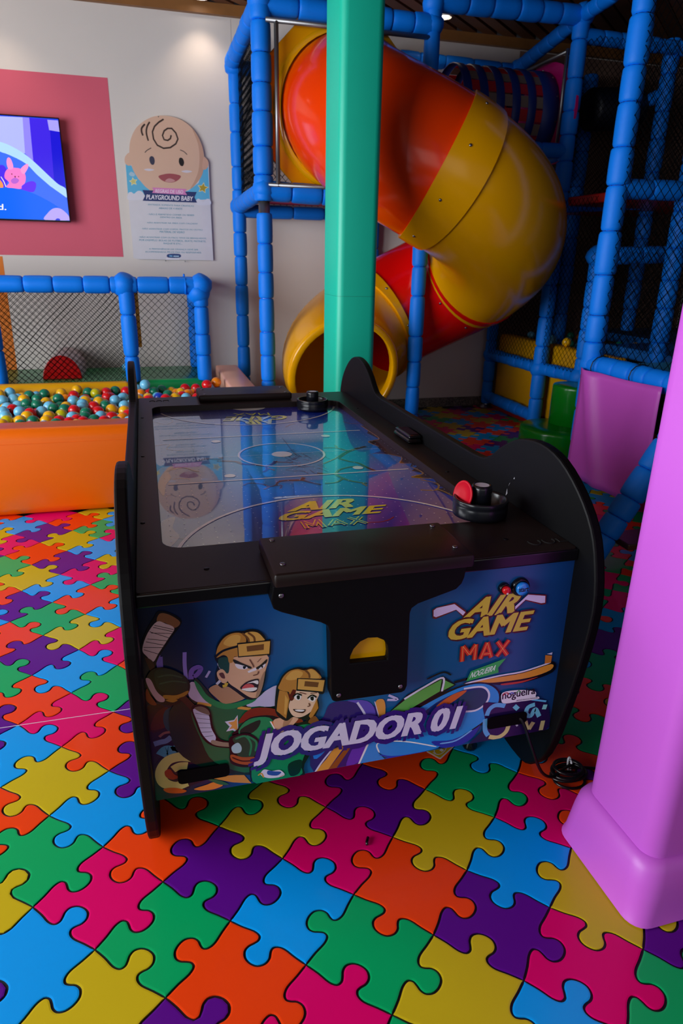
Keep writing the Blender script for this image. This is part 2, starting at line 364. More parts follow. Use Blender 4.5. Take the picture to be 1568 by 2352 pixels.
ART['swoosh_print']=('F',[
('P','2a1a6a',[(380,426),(423,428),(467,415),(522,380),(548,312),(474,209),(338,212),(338,354),(363,389)]),
('P','5a48b0',[(427,428),(480,418),(504,383),(506,321),(477,373),(454,413)]),
('s','c8c4e8',6,[(454,418),(477,373),(479,336)]),
('P','d0903c',[(505,411),(525,415),(533,388),(530,347),(514,366)]),
('s','c8c4e8',5,[(502,412),(516,360)]),
('s','b8b4e0',7,[(540,425),(566,407),(537,411)]),
('P','1a78d8',[(338,354),(363,369),(389,364),(425,357),(382,293),(338,260)]),
('p','d0903c',[(391,281),(426,289),(378,209),(342,211),(373,253)]),
('p','8a4a20',[(426,279),(444,283),(401,214),(378,215)]),
('s','c8c4e8',5,[(395,290),(360,245),(340,212)]),
('P','5a30a8',[(449,279),(485,288),(473,231),(428,214)]),
('p','2a80d0',[(485,277),(517,287),(518,243),(538,217),(464,214)]),
('s','d8d8f0',6,[(487,277),(464,214)]),
('p','1838b0',[(519,235),(547,232),(662,213),(615,201),(538,215),(547,221)]),
('p','080810',[(534,362),(593,418),(692,460),(733,425),(696,405),(605,365)]),
('p','58a048',[(536,364),(598,410),(690,450),(687,412),(596,366)]),
('p','58a048',[(698,446),(728,426),(696,413)]),
('s','d0d0e8',6,[(585,405),(643,435),(693,454),(693,411)]),
('P','080810',[(517,281),(587,352),(678,398),(757,421),(820,418),(868,383),(873,337),(843,288),(782,250),(731,216),(632,236),(555,263)]),
('P','2484d0',[(522,278),(588,344),(678,390),(757,416),(821,413),(863,381),(868,338),(838,294),(777,256),(710,225),(632,239)]),
('P','102a6a',[(626,334),(679,377),(758,405),(811,406),(836,381),(832,350),(804,328),(726,337),(654,340)]),
('P','143858',[(738,361),(764,394),(812,398),(831,379),(827,350),(799,334)]),
('P','c05828',[(680,366),(726,395),(768,401),(732,373),(704,362)]),
('s','d0d0f0',6,[(740,337),(799,329),(832,350),(836,381),(812,405),(758,408)]),
('P','2a2a98',[(674,249),(738,242),(805,267),(820,276),(798,235),(755,216),(706,221)]),
('s','70a8e0',5,[(700,236),(749,237),(796,264)]),
('P','2a80d0',[(522,278),(592,261),(700,227),(633,219),(557,224),(518,246)]),
('s','d8e0f0',4,[(521,243),(517,276),(592,266),(690,228)]),
('s','080810',5,[(646,458),(691,472),(716,459)]),
('s','080810',8,[(727,434),(770,439),(799,437)]),
('P','080810',[(752,427),(862,434),(937,435),(1026,453),(1031,417),(942,397),(866,402),(815,419)]),
('P','d08a30',[(756,425),(839,428),(938,430),(1022,445),(1022,425),(955,411),(850,413),(800,423)]),
('s','d0c8e0',5,[(761,425),(863,433),(937,435),(1021,451)]),
('P','b03828',[(873,405),(936,404),(986,409),(937,398),(881,399)]),
('p','c07028',[(999,478),(1021,473),(1021,450),(1001,450)]),
('p','b8b8d8',[(1003,481),(1021,484),(1020,476)]),
('P','1e1040',[(822,346),(868,343),(950,334),(1024,320),(1035,205),(861,217),(790,215),(835,267)]),
('s','5aa0d8',14,[(837,305),(844,326),(863,336),(892,328)]),
('s','5aa0d8',14,[(833,295),(837,256),(849,234)]),
('s','c8bc78',14,[(852,230),(881,222),(905,237),(912,269)]),
('s','68b8d0',14,[(935,309),(921,323)]),
('s','68b8d0',14,[(988,316),(966,309),(964,287),(980,278),(991,299),(1008,270)]),
('s','80c8c8',14,[(1020,293),(1023,309)]),
('s','5ab0e0',6,[(975,335),(1024,320)]),
('s','b8b078',14,[(964,262),(974,229)]),
('s','b8b078',14,[(991,254),(979,231)]),
('s','b8b078',14,[(1023,253),(1020,220)]),
('s','a8a8b8',7,[(869,263),(889,265)]),
('s','a8a8b8',6,[(927,269),(940,250)])])
ART['player_number_lettering']=('F',[
('t', 'c8c4e0', 'JOGADOR 01', [(181, 278), (731, 264), (203, 370)], 0.07, '2a1470', 0.16)])
ART['game_logo_print']=('F',[
('p','601818',[(646,667),(657,673),(708,680),(741,652),(744,643),(735,634),(713,657),(657,639),(649,642)]),
('p','c8bce0',[(650,665),(658,671),(707,676),(740,648),(734,639),(713,659),(658,644),(651,648)]),
('p','601818',[(919,680),(975,670),(977,642),(964,641),(913,660),(880,628),(873,633)]),
('p','c8bce0',[(919,677),(972,667),(974,646),(962,646),(913,663),(880,632),(874,637)]),
('t', 'c0a838', 'AIR', [(737, 629), (879, 630), (771, 684)], 0.09, '401018', 0.07),
('t', 'c0a838', 'GAME', [(693, 570), (925, 570), (710, 626)], 0.09, '401018', 0.07),
('s','601408',17,[(743,498),(742,546)]),
('s','601408',17,[(742,546),(763,517)]),
('s','601408',17,[(763,517),(780,546)]),
('s','601408',17,[(780,546),(780,498)]),
('s','601408',17,[(797,498),(813,547)]),
('s','601408',17,[(813,547),(830,498)]),
('s','601408',17,[(805,512),(824,512)]),
('s','601408',17,[(843,546),(878,498)]),
('s','601408',17,[(878,545),(846,499)]),
('s','c83010',11,[(743,498),(742,546)]),
('s','c83010',11,[(742,546),(763,517)]),
('s','c83010',11,[(763,517),(780,546)]),
('s','c83010',11,[(780,546),(780,498)]),
('s','c83010',11,[(797,498),(813,547)]),
('s','c83010',11,[(813,547),(830,498)]),
('s','c83010',11,[(805,512),(824,512)]),
('s','c83010',11,[(843,546),(878,498)]),
('s','c83010',11,[(878,545),(846,499)]),
('s','f0a050',3,[(743,498),(742,546)]),
('s','f0a050',3,[(742,546),(763,517)]),
('s','f0a050',3,[(763,517),(780,546)]),
('s','f0a050',3,[(780,546),(780,498)]),
('s','f0a050',3,[(797,498),(813,547)]),
('s','f0a050',3,[(813,547),(830,498)]),
('s','f0a050',3,[(805,512),(824,512)]),
('s','f0a050',3,[(843,546),(878,498)]),
('s','f0a050',3,[(878,545),(846,499)]),
('p','2a9a48',[(761,433),(772,464),(875,489),(854,462),(857,446)]),
('t', 'd0e8d8', 'NOGUEIRA', [(770, 441), (843, 454), (777, 460)], 0.02, None, 0),
('P','d8d4e8',[(876,352),(878,377),(927,377),(973,366),(985,357),(985,344),(994,343),(993,335),(926,337),(887,339)]),
('t', '181420', 'nogueira', [(879, 346), (982, 347), (877, 378)], 0.03, None, 0),
('t', '281e30', 'BRINQUEDOS & PARQUES', [(925, 339), (992, 337), (925, 344)], 0.02, None, 0),
('s','b02020',3,[(881,366),(882,373),(893,373),(895,366)]),
('s','4050b0',3,[(901,365),(905,372),(914,367)]),
('s','308a40',3,[(923,367),(927,375),(935,368)])])
ART['court_line_print']=('P',[
('s','d0cce4',9,[(30,2245),(900,2245)]),
('s','d0cce4',9,[(30,2860),(900,2860)]),
('s','d0cce4',5,[(170,2545),(880,2545)]),
('s','d0cce4',9,[(646,2540),(644,2561),(640,2583),(633,2604),(623,2624),(611,2642),(596,2658),(580,2673),(562,2685),(542,2695),(521,2702),(499,2706),(478,2708),(456,2706),(434,2702),(413,2695),(394,2685),(375,2673),(359,2658),(344,2642),(332,2624),(322,2604),(315,2583),(311,2561),(309,2540),(311,2518),(315,2496),(322,2475),(332,2456),(344,2437),(359,2421),(375,2406),(393,2394),(413,2384),(434,2377),(456,2373),(477,2372),(499,2373),(521,2377),(542,2384),(562,2394),(580,2406),(596,2421),(611,2437),(623,2456),(633,2475),(640,2496),(644,2518),(646,2540)]),
('p','d0cce4',[(518,2540),(516,2552),(510,2563),(501,2572),(490,2578),(478,2580),(465,2578),(454,2572),(445,2563),(439,2552),(438,2540),(439,2527),(445,2516),(454,2507),(465,2501),(478,2500),(490,2501),(501,2507),(510,2516),(516,2527)]),
('p','d0cce4',[(265,2300),(263,2307),(259,2314),(252,2318),(245,2320),(237,2318),(230,2314),(226,2307),(225,2300),(226,2292),(230,2285),(237,2281),(245,2280),(252,2281),(259,2285),(263,2292)]),
('p','d0cce4',[(740,2300),(738,2307),(734,2314),(727,2318),(720,2320),(712,2318),(705,2314),(701,2307),(700,2300),(701,2292),(705,2285),(712,2281),(720,2280),(727,2281),(734,2285),(738,2292)]),
('p','d0cce4',[(265,2790),(263,2797),(259,2804),(252,2808),(245,2810),(237,2808),(230,2804),(226,2797),(225,2790),(226,2782),(230,2775),(237,2771),(245,2770),(252,2771),(259,2775),(263,2782)]),
('p','d0cce4',[(740,2790),(738,2797),(734,2804),(727,2808),(720,2810),(712,2808),(705,2804),(701,2797),(700,2790),(701,2782),(705,2775),(712,2771),(720,2770),(727,2771),(734,2775),(738,2782)]),
('s','d0cce4',10,[(917,1694),(908,1722),(897,1749),(884,1775),(869,1801),(853,1825),(835,1848),(816,1871),(796,1892),(774,1911),(751,1929),(727,1946),(702,1961),(676,1975),(649,1986),(622,1996),(593,2005),(565,2011),(536,2016),(507,2019),(478,2020),(448,2019),(419,2016),(390,2011),(362,2005),(333,1996),(306,1986),(279,1975),(253,1961),(228,1946),(204,1929),(181,1911),(159,1892),(139,1871),(120,1848),(102,1825),(86,1801),(71,1775),(58,1749),(47,1722),(38,1694)]),
('s','d0cce4',10,[(38,3385),(47,3357),(58,3330),(71,3304),(86,3278),(102,3254),(120,3231),(139,3208),(159,3187),(181,3168),(204,3150),(228,3133),(253,3118),(279,3104),(306,3093),(333,3083),(362,3074),(390,3068),(419,3063),(448,3060),(477,3060),(507,3060),(536,3063),(565,3068),(593,3074),(622,3083),(649,3093),(676,3104),(702,3118),(727,3133),(751,3150),(774,3168),(796,3187),(816,3208),(835,3231),(853,3254),(869,3278),(884,3304),(897,3330),(908,3357),(917,3385)]),
('p','d0cce4',[(568,1620),(566,1637),(561,1654),(552,1670),(541,1683),(528,1694),(512,1703),(495,1708),(478,1710),(460,1708),(443,1703),(427,1694),(414,1683),(403,1670),(394,1654),(389,1637),(388,1620)]),
('p','d0cce4',[(388,3460),(389,3442),(394,3425),(403,3409),(414,3396),(427,3385),(443,3376),(460,3371),(478,3370),(495,3371),(512,3376),(528,3385),(541,3396),(552,3409),(561,3425),(566,3442),(568,3460)])])
ART['crack_print']=('P',[
('s','8a6020',15,[(147,2514),(182,2538),(231,2520),(238,2550)]),
('s','060410',12,[(147,2514),(182,2538),(231,2520),(238,2550)]),
('s','8a6020',16,[(220,2499),(285,2477),(309,2439),(356,2417),(390,2395),(420,2418),(437,2453)]),
('s','060410',13,[(220,2499),(285,2477),(309,2439),(356,2417),(390,2395),(420,2418),(437,2453)]),
('s','8a6020',9,[(434,2438),(497,2420)]),
('s','060410',6,[(434,2438),(497,2420)]),
('s','8a6020',11,[(390,2395),(387,2352),(368,2321)]),
('s','060410',8,[(390,2395),(387,2352),(368,2321)]),
('s','8a6020',8,[(391,2373),(411,2333)]),
('s','060410',5,[(391,2373),(411,2333)]),
('s','8a6020',9,[(32,2401),(66,2450),(104,2427),(129,2387),(144,2376)]),
('s','060410',6,[(32,2401),(66,2450),(104,2427),(129,2387),(144,2376)]),
('s','8a6020',8,[(278,2184),(298,2204),(340,2186),(361,2153),(386,2166),(399,2195),(429,2205),(475,2197),(494,2232)]),
('s','060410',5,[(278,2184),(298,2204),(340,2186),(361,2153),(386,2166),(399,2195),(429,2205),(475,2197),(494,2232)]),
('s','8a6020',8,[(338,2128),(361,2153)]),
('s','060410',5,[(338,2128),(361,2153)]),
('s','8a6020',8,[(393,2122),(402,2157),(385,2160)]),
('s','060410',5,[(393,2122),(402,2157),(385,2160)]),
('s','8a6020',13,[(403,2204),(448,2205),(481,2198),(511,2161),(537,2134)]),
('s','060410',10,[(403,2204),(448,2205),(481,2198),(511,2161),(537,2134)]),
('s','8a6020',12,[(481,2198),(498,2224)]),
('s','060410',9,[(481,2198),(498,2224)]),
('s','8a6020',17,[(681,2444),(738,2517),(787,2557),(841,2587)]),
('s','060410',14,[(681,2444),(738,2517),(787,2557),(841,2587)]),
('s','8a6020',9,[(663,2599),(705,2594),(727,2573),(748,2535)]),
('s','060410',6,[(663,2599),(705,2594),(727,2573),(748,2535)]),
('s','8a6020',13,[(683,2434),(715,2383),(738,2360),(756,2287),(770,2252)]),
('s','060410',10,[(683,2434),(715,2383),(738,2360),(756,2287),(770,2252)]),
('s','8a6020',9,[(721,2632),(718,2581)]),
('s','060410',6,[(721,2632),(718,2581)]),
('s','8a6020',8,[(607,2379),(676,2445)]),
('s','060410',5,[(607,2379),(676,2445)]),
('s','8a6020',12,[(555,2266),(603,2248),(616,2245),(624,2204),(648,2154),(696,2113)]),
('s','060410',9,[(555,2266),(603,2248),(616,2245),(624,2204),(648,2154),(696,2113)]),
('s','8a6020',10,[(616,2245),(649,2294),(696,2317),(726,2319)]),
('s','060410',7,[(616,2245),(649,2294),(696,2317),(726,2319)]),
('s','8a6020',9,[(553,2145),(596,2150),(629,2188)]),
('s','060410',6,[(553,2145),(596,2150),(629,2188)]),
('s','8a6020',7,[(687,2087),(679,2117)]),
('s','060410',4,[(687,2087),(679,2117)]),
('s','0a1030',2,[(522,2541),(533,2554),(540,2541)]),
('s','0a1030',2,[(498,2315),(512,2297),(522,2265)]),
('s','0a1030',2,[(554,2482),(565,2497),(573,2496)]),
('s','0a1030',2,[(573,2323),(587,2303),(597,2269)]),
('s','0a1030',2,[(501,2393),(514,2359),(530,2345)]),
('s','0a1030',2,[(472,2405),(485,2399),(495,2376)]),
('s','0a1030',2,[(557,2537),(568,2493),(579,2452)]),
('s','0a1030',2,[(485,2321),(500,2300),(519,2296)]),
('s','0a1030',2,[(541,2444),(554,2444),(563,2424)]),
('s','0a1030',2,[(491,2345),(499,2350),(508,2362)]),
('s','0a1030',2,[(503,2418),(511,2402),(525,2412)]),
('s','0a1030',2,[(498,2454),(518,2472),(536,2479)]),
('s','0a1030',2,[(501,2360),(515,2354),(533,2369)]),
('s','0a1030',2,[(505,2557),(526,2567),(549,2584)]),
('s','0a1030',2,[(508,2475),(527,2500),(541,2499)]),
('s','0a1030',2,[(538,2312),(545,2267),(557,2244)]),
('s','0a1030',2,[(480,2494),(491,2455),(501,2413)]),
('s','0a1030',2,[(588,2376),(597,2367),(602,2343)]),
('s','0a1030',2,[(549,2525),(574,2531),(596,2528)]),
('s','0a1030',2,[(492,2565),(517,2587),(540,2602)]),
('s','0a1030',2,[(530,2541),(539,2519),(544,2480)]),
('s','0a1030',2,[(499,2560),(523,2587),(542,2594)]),
('s','0a1030',2,[(472,2437),(499,2460),(522,2463)]),
('s','0a1030',2,[(523,2348),(545,2348),(566,2346)]),
('s','0a1030',2,[(504,2453),(523,2478),(539,2490)]),
('s','0a1030',2,[(568,2323),(575,2327),(580,2318)]),
('s','0a1030',2,[(516,2510),(542,2534),(564,2538)]),
('s','0a1030',2,[(451,2323),(470,2312),(488,2297)]),
('s','0a1030',2,[(580,2368),(592,2343),(604,2317)]),
('s','0a1030',2,[(495,2514),(506,2463),(521,2438)]),
('s','0a1030',2,[(503,2384),(513,2352),(526,2336)]),
('s','0a1030',2,[(530,2379),(535,2357),(545,2357)]),
('s','0a1030',2,[(628,2527),(637,2473),(648,2430)]),
('s','0a1030',2,[(451,2330),(476,2347),(502,2372)]),
('s','0a1030',2,[(529,2803),(528,2542),(538,2493)])])
ART['torn_edge_print']=('P',[
('p','1a0608',[(961,3394),(963,3233),(980,3110),(951,3102),(959,2923),(932,2954),(937,2851),(916,2806),(937,2697),(877,2665),(888,2577),(881,2507),(833,2478),(891,2456),(930,2401),(897,2326),(941,2317),(917,2270),(975,2309),(904,2222),(934,2184),(873,2142),(947,2118),(937,2060),(915,2065),(942,2016),(905,1996),(933,1923),(970,1996),(976,2327),(971,2668),(963,2935),(968,3248)]),
('s','8a6420',7,[(922,2269),(934,2184),(876,2149),(942,2119)]),
('s','8a6420',7,[(896,2114),(937,2060),(905,1996),(853,2008)]),
('s','8a6420',7,[(910,2009),(925,1978),(933,1929)]),
('s','9a6a48',5,[(932,2954),(937,2851),(937,2697),(876,2661),(893,2576)]),
('s','9a6a48',4,[(833,2478),(891,2456),(930,2401),(897,2326),(941,2317)]),
('s','9a5a40',4,[(968,3343),(967,2947),(978,2689),(983,2343),(991,2020)]),
('s','7a2030',5,[(871,3047),(896,3001),(943,2992)]),
('s','7a1a18',5,[(587,1760),(626,1756),(659,1770),(678,1788)]),
('s','7a4020',4,[(579,2985),(612,3031),(641,3051)])])
ART['worn_paint_print']=('P',[
('P','a89878',[(10,2448),(34,2457),(93,2444),(64,2422),(38,2399),(42,2318),(23,2246),(12,2132),(-5,2228),(-8,2355)]),
('P','98968c',[(-3,1894),(38,1931),(28,1842),(43,1772),(5,1695),(-6,1759)]),
('s','c0a078',4,[(-5,3218),(53,3149),(86,3223),(38,3306)]),
('s','c0a078',4,[(47,2304),(78,2310),(107,2291)]),
('s','b09070',4,[(16,2131),(37,2137)]),
('s','b09878',4,[(22,1772),(69,1749)]),
('s','b09878',4,[(-6,2769),(54,2784),(43,2707),(106,2676)])])
ART['court_logo_print']=('P',[
('t', 'd0cc30', 'AIR', [(378, 1899), (577, 1897), (425, 1973)], 0.09, None, 0),
('t', 'd0cc30', 'GAME', [(324, 1828), (642, 1827), (368, 1892)], 0.09, None, 0),
('s','d0cc30',15,[(401,1751),(399,1808)]),
('s','d0cc30',15,[(399,1808),(426,1766)]),
('s','d0cc30',15,[(426,1766),(445,1814)]),
('s','d0cc30',15,[(445,1814),(452,1749)]),
('s','d0cc30',15,[(469,1756),(497,1802)]),
('s','d0cc30',15,[(497,1802),(519,1755)]),
('s','d0cc30',15,[(484,1770),(508,1771)]),
('s','d0cc30',15,[(540,1808),(581,1751)]),
('s','d0cc30',15,[(579,1808),(534,1751)]),
('s','182878',7,[(401,1751),(399,1808)]),
('s','182878',7,[(399,1808),(426,1766)]),
('s','182878',7,[(426,1766),(445,1814)]),
('s','182878',7,[(445,1814),(452,1749)]),
('s','182878',7,[(469,1756),(497,1802)]),
('s','182878',7,[(497,1802),(519,1755)]),
('s','182878',7,[(484,1770),(508,1771)]),
('s','182878',7,[(540,1808),(581,1751)]),
('s','182878',7,[(579,1808),(534,1751)])])
ART['far_court_logo_print']=('P',[
('t', 'd0cc30', 'AIR', [(543, 3154), (395, 3163), (554, 3066)], 0.06, None, 0),
('t', 'd0cc30', 'GAME', [(636, 3225), (344, 3246), (608, 3141)], 0.06, None, 0),
('t', 'd0cc30', 'MAX', [(556, 3303), (380, 3321), (557, 3248)], 0.0, None, 0)])
ART['baby_face_print']=('S',[
('P','d9b39c',[(276,2625),(370,2619),(460,2589),(538,2525),(586,2444),(609,2359),(606,2272),(587,2184),(532,2110),(463,2057),(293,2006),(131,2038),(50,2111),(-1,2189),(-21,2284),(-18,2368),(4,2442),(50,2517),(117,2572),(193,2610)]),
('P','c49a82',[(521,2540),(570,2475),(604,2380),(606,2272),(587,2184),(532,2110),(475,2063),(515,2126),(556,2216),(571,2325),(562,2432)]),
('P','d9b39c',[(-17,2326),(-53,2303),(-67,2271),(-62,2239),(-37,2225),(-8,2237),(7,2275)]),
('P','d0a48e',[(607,2321),(633,2312),(649,2280),(635,2241),(610,2224),(590,2239)]),
('s','3a2a26',13,[(284,2598),(241,2572),(204,2539),(183,2496),(188,2442),(216,2396),(267,2375),(325,2384),(374,2416),(394,2454),(379,2500),(347,2532),(312,2530),(282,2510),(265,2473),(277,2442),(306,2438),(330,2453),(339,2480)]),
('s','3a2a26',14,[(125,2551),(98,2522),(93,2494),(102,2463)]),
('s','3a2a26',13,[(166,2570),(142,2533),(132,2486),(143,2426)]),
('s','5a4a48',7,[(107,2333),(127,2352),(163,2372)]),
('s','5a4a48',7,[(407,2370),(440,2358),(465,2336)]),
('P','3a3a50',[(161,2309),(180,2299),(185,2268),(173,2243),(153,2245),(141,2271),(144,2297)]),
('P','181416',[(411,2310),(428,2299),(435,2269),(421,2244),(401,2249),(390,2275),(395,2302)]),
('P','d8d0dc',[(89,2201),(127,2210),(176,2203),(131,2191)]),
('P','d8d0dc',[(407,2202),(455,2213),(502,2205),(453,2192)]),
('P','a04a52',[(207,2153),(258,2172),(305,2179),(358,2176),(401,2162),(366,2125),(306,2107),(242,2119)]),
('P','c89090',[(262,2116),(284,2137),(314,2140),(348,2124),(306,2109)])])
ART['sky_print']=('S',[
('p','5ab4dc',[(-61,2245),(-15,2226),(34,2126),(130,2033),(291,1984),(463,2052),(551,2116),(598,2223),(642,2247),(644,1986),(525,1976),(81,1998),(-63,2003)]),
('P','d8d8e4',[(-60,2006),(-33,2018),(-11,2005),(20,2028),(54,2027),(75,1998),(73,1965),(-62,1954)]),
('P','d8d8e4',[(525,1976),(549,1986),(585,1962),(616,1988),(647,1981),(645,1941),(522,1937)]),
('P','a8c8dc',[(-40,2161),(-19,2178),(8,2163),(1,2144),(-27,2145)]),
('p','e8e4b0',[(-12,2137),(1,2118),(27,2120),(10,2100),(17,2078),(-7,2084),(-28,2069),(-26,2093),(-45,2105),(-21,2114)]),
('p','d0c878',[(-11,2128),(-1,2114),(18,2116),(6,2101),(11,2084),(-7,2089),(-23,2077),(-22,2095),(-36,2104),(-18,2111)]),
('p','e0d8a8',[(599,2124),(607,2094),(640,2085),(610,2066),(608,2034),(582,2053),(548,2042),(562,2072),(543,2097),(577,2097)]),
('p','b0981c',[(596,2113),(603,2090),(628,2083),(605,2069),(603,2044),(583,2058),(557,2050),(568,2073),(553,2092),(580,2093)])])
ART['ribbon_print']=('S',[
('p','102a68',[(62,2038),(531,2041),(508,1998),(529,1954),(57,1952),(81,1992)]),
('p','d880bc',[(147,2062),(445,2062),(429,2038),(445,2013),(143,2018),(157,2039)])])
ART['title_lettering']=('S',[
('t', 'f0e0f0', 'REGRAS DE USO', [(172, 2022), (410, 2022), (176, 2050)], 0.02, None, 0),
('t', 'e8e4f0', 'PLAYGROUND BABY', [(90, 1966), (491, 1966), (96, 2003)], 0.04, None, 0)])
ART['rule_lettering.1']=('S',[
('t', '3a8aa8', '· ENTRADA SOMENTE PARA CRIANÇAS', [(89, 1914), (498, 1916), (91, 1929)], 0.02, None, 0),
('t', '3a8aa8', 'ABAIXO DE 4 ANOS', [(191, 1890), (394, 1891), (193, 1905)], 0.02, None, 0)])
ART['rule_lettering.2']=('S',[
('t', '3a8aa8', '· NÃO É PERMITIDO COMER OU BEBER', [(89, 1838), (498, 1843), (91, 1853)], 0.02, None, 0),
('t', '3a8aa8', 'DENTRO DA ÁREA', [(198, 1818), (387, 1818), (200, 1833)], 0.02, None, 0)])
ART['rule_lettering.3']=('S',[
('t', '3a8aa8', '· NÃO ADENTRAR NA ÁREA COM CALÇADO', [(69, 1767), (522, 1771), (72, 1783)], 0.02, None, 0)])
ART['rule_lettering.4']=('S',[
('t', '3a8aa8', '· NÃO ADENTRAR COM COPOS, PRATOS OU OUTRO', [(24, 1717), (566, 1721), (26, 1732)], 0.02, None, 0),
('t', '3a8aa8', 'MATERIAL DE VIDRO', [(184, 1695), (402, 1695), (187, 1711)], 0.02, None, 0)])
ART['rule_lettering.5']=('S',[
('t', '3a8aa8', '· NÃO ADENTRAR COM OUTROS TIPOS DE BRINQUEDOS,', [(-6, 1646), (596, 1649), (-3, 1662)], 0.02, None, 0),
('t', '3a8aa8', 'POR EXEMPLO: BOLAS DE FUTEBOL, SKATE, PATINETE,', [(0, 1620), (591, 1622), (3, 1636)], 0.02, None, 0),
('t', '3a8aa8', 'RAQUETE ETC...', [(210, 1597), (377, 1596), (213, 1613)], 0.02, None, 0)])
ART['rule_lettering.6']=('S',[
('t', '3a8aa8', '· A PERMANÊNCIA DA CRIANÇA DEVE SER', [(68, 1548), (516, 1550), (71, 1565)], 0.02, None, 0),
('t', '3a8aa8', 'ACOMPANHADA PELOS PAIS OU RESPOSÁVEIS.', [(44, 1525), (546, 1527), (46, 1541)], 0.02, None, 0)])
ART['logo_print']=('S',[
('P','143a78',[(245,1515),(348,1517),(347,1487),(243,1486)]),
('p','e8e4f0',[(223,1480),(342,1481),(341,1470),(222,1468)]),
('s','6aa8d8',12,[(255,1500),(282,1499)]),
('s','a8c8e0',10,[(291,1498),(340,1498)])])
ART['screen_picture']=('T',[
('p','a8b0f0',[(-1538,2517),(-832,2530),(-849,2268),(-1574,2312)]),
('p','3a22d8',[(-832,2530),(-625,2526),(-645,2054),(-835,2232)]),
('p','8a80e8',[(-832,2530),(-782,2530),(-793,2210),(-849,2268)]),
('p','1410c8',[(-635,2450),(-562,2442),(-565,2006),(-650,2066)]),
('p','a098e8',[(-646,2524),(-565,2524),(-562,2442),(-641,2450)]),
('P','a8d0f8',[(-1572,2324),(-1206,2369),(-1026,2343),(-937,2312),(-850,2262),(-781,2204),(-678,2103),(-619,2049),(-564,2016),(-565,1947),(-628,1978),(-687,2033),(-774,2111),(-841,2183),(-918,2228),(-1037,2270),(-1219,2285),(-1587,2241)]),
('p','3a6af0',[(-1587,2241),(-1219,2288),(-1037,2272),(-917,2229),(-841,2183),(-774,2111),(-687,2033),(-565,1947),(-563,1770),(-1672,1763)]),
('P','4a2ae0',[(-1093,2140),(-1026,2173),(-999,2101),(-1037,2012),(-1115,1996)]),
('P','5a2ae8',[(-924,1995),(-879,2044),(-819,2064),(-793,2041),(-820,1983),(-887,1987)]),
('P','f078c0',[(-1024,2009),(-1000,2045),(-1030,2081),(-1013,2131),(-972,2155),(-896,2152),(-868,2107),(-878,2050),(-908,2024),(-920,2001)]),
('P','f090c8',[(-989,2145),(-999,2187),(-990,2224),(-971,2231),(-956,2201),(-954,2155)]),
('P','f090c8',[(-901,2143),(-874,2175),(-840,2192),(-837,2170),(-861,2132),(-883,2112)]),
('P','b060c8',[(-985,2064),(-950,2084),(-921,2067),(-944,2041),(-976,2040)]),
('P','703048',[(-977,2111),(-968,2116),(-969,2103)]),
('P','703048',[(-927,2095),(-918,2097),(-921,2087)]),
('P','703048',[(-955,2094),(-942,2097),(-948,2083)]),
('P','f09050',[(-1091,2072),(-1057,2049),(-1049,2012),(-1080,1973),(-1117,1984)]),
('s','e8e0f8',6,[(-1057,2086),(-1040,2052),(-1030,2012)]),
('P','0a60e8',[(-1644,1919),(-1268,1978),(-1025,2006),(-856,1982),(-702,1911),(-604,1844),(-559,1799),(-563,1770),(-1672,1763)]),
('P','b0a0e8',[(-760,1767),(-733,1820),(-682,1860),(-629,1862),(-586,1831),(-563,1799),(-563,1771)]),
('P','2a3ad0',[(-677,1768),(-661,1783),(-642,1780),(-640,1768)]),
('t', 'f0f0f8', 'd.', [(-1116, 1836), (-1053, 1835), (-1110, 1880)], 0.03, None, 0)])
SIGN=[(-0.062, 1.475), (-0.06, 1.608), (-0.063, 1.777), (-0.061, 2.025), (-0.062, 2.24), (-0.069, 2.268), (-0.053, 2.303), (-0.026, 2.323), (-0.013, 2.379), (0.007, 2.442), (0.05, 2.517), (0.117, 2.573), (0.193, 2.611), (0.276, 2.626), (0.37, 2.621), (0.46, 2.589), (0.538, 2.526), (0.587, 2.444), (0.609, 2.359), (0.611, 2.322), (0.633, 2.313), (0.651, 2.28), (0.648, 2.242), (0.647, 2.054), (0.649, 1.77), (0.651, 1.467), (0.465, 1.468), (-0.022, 1.467)]
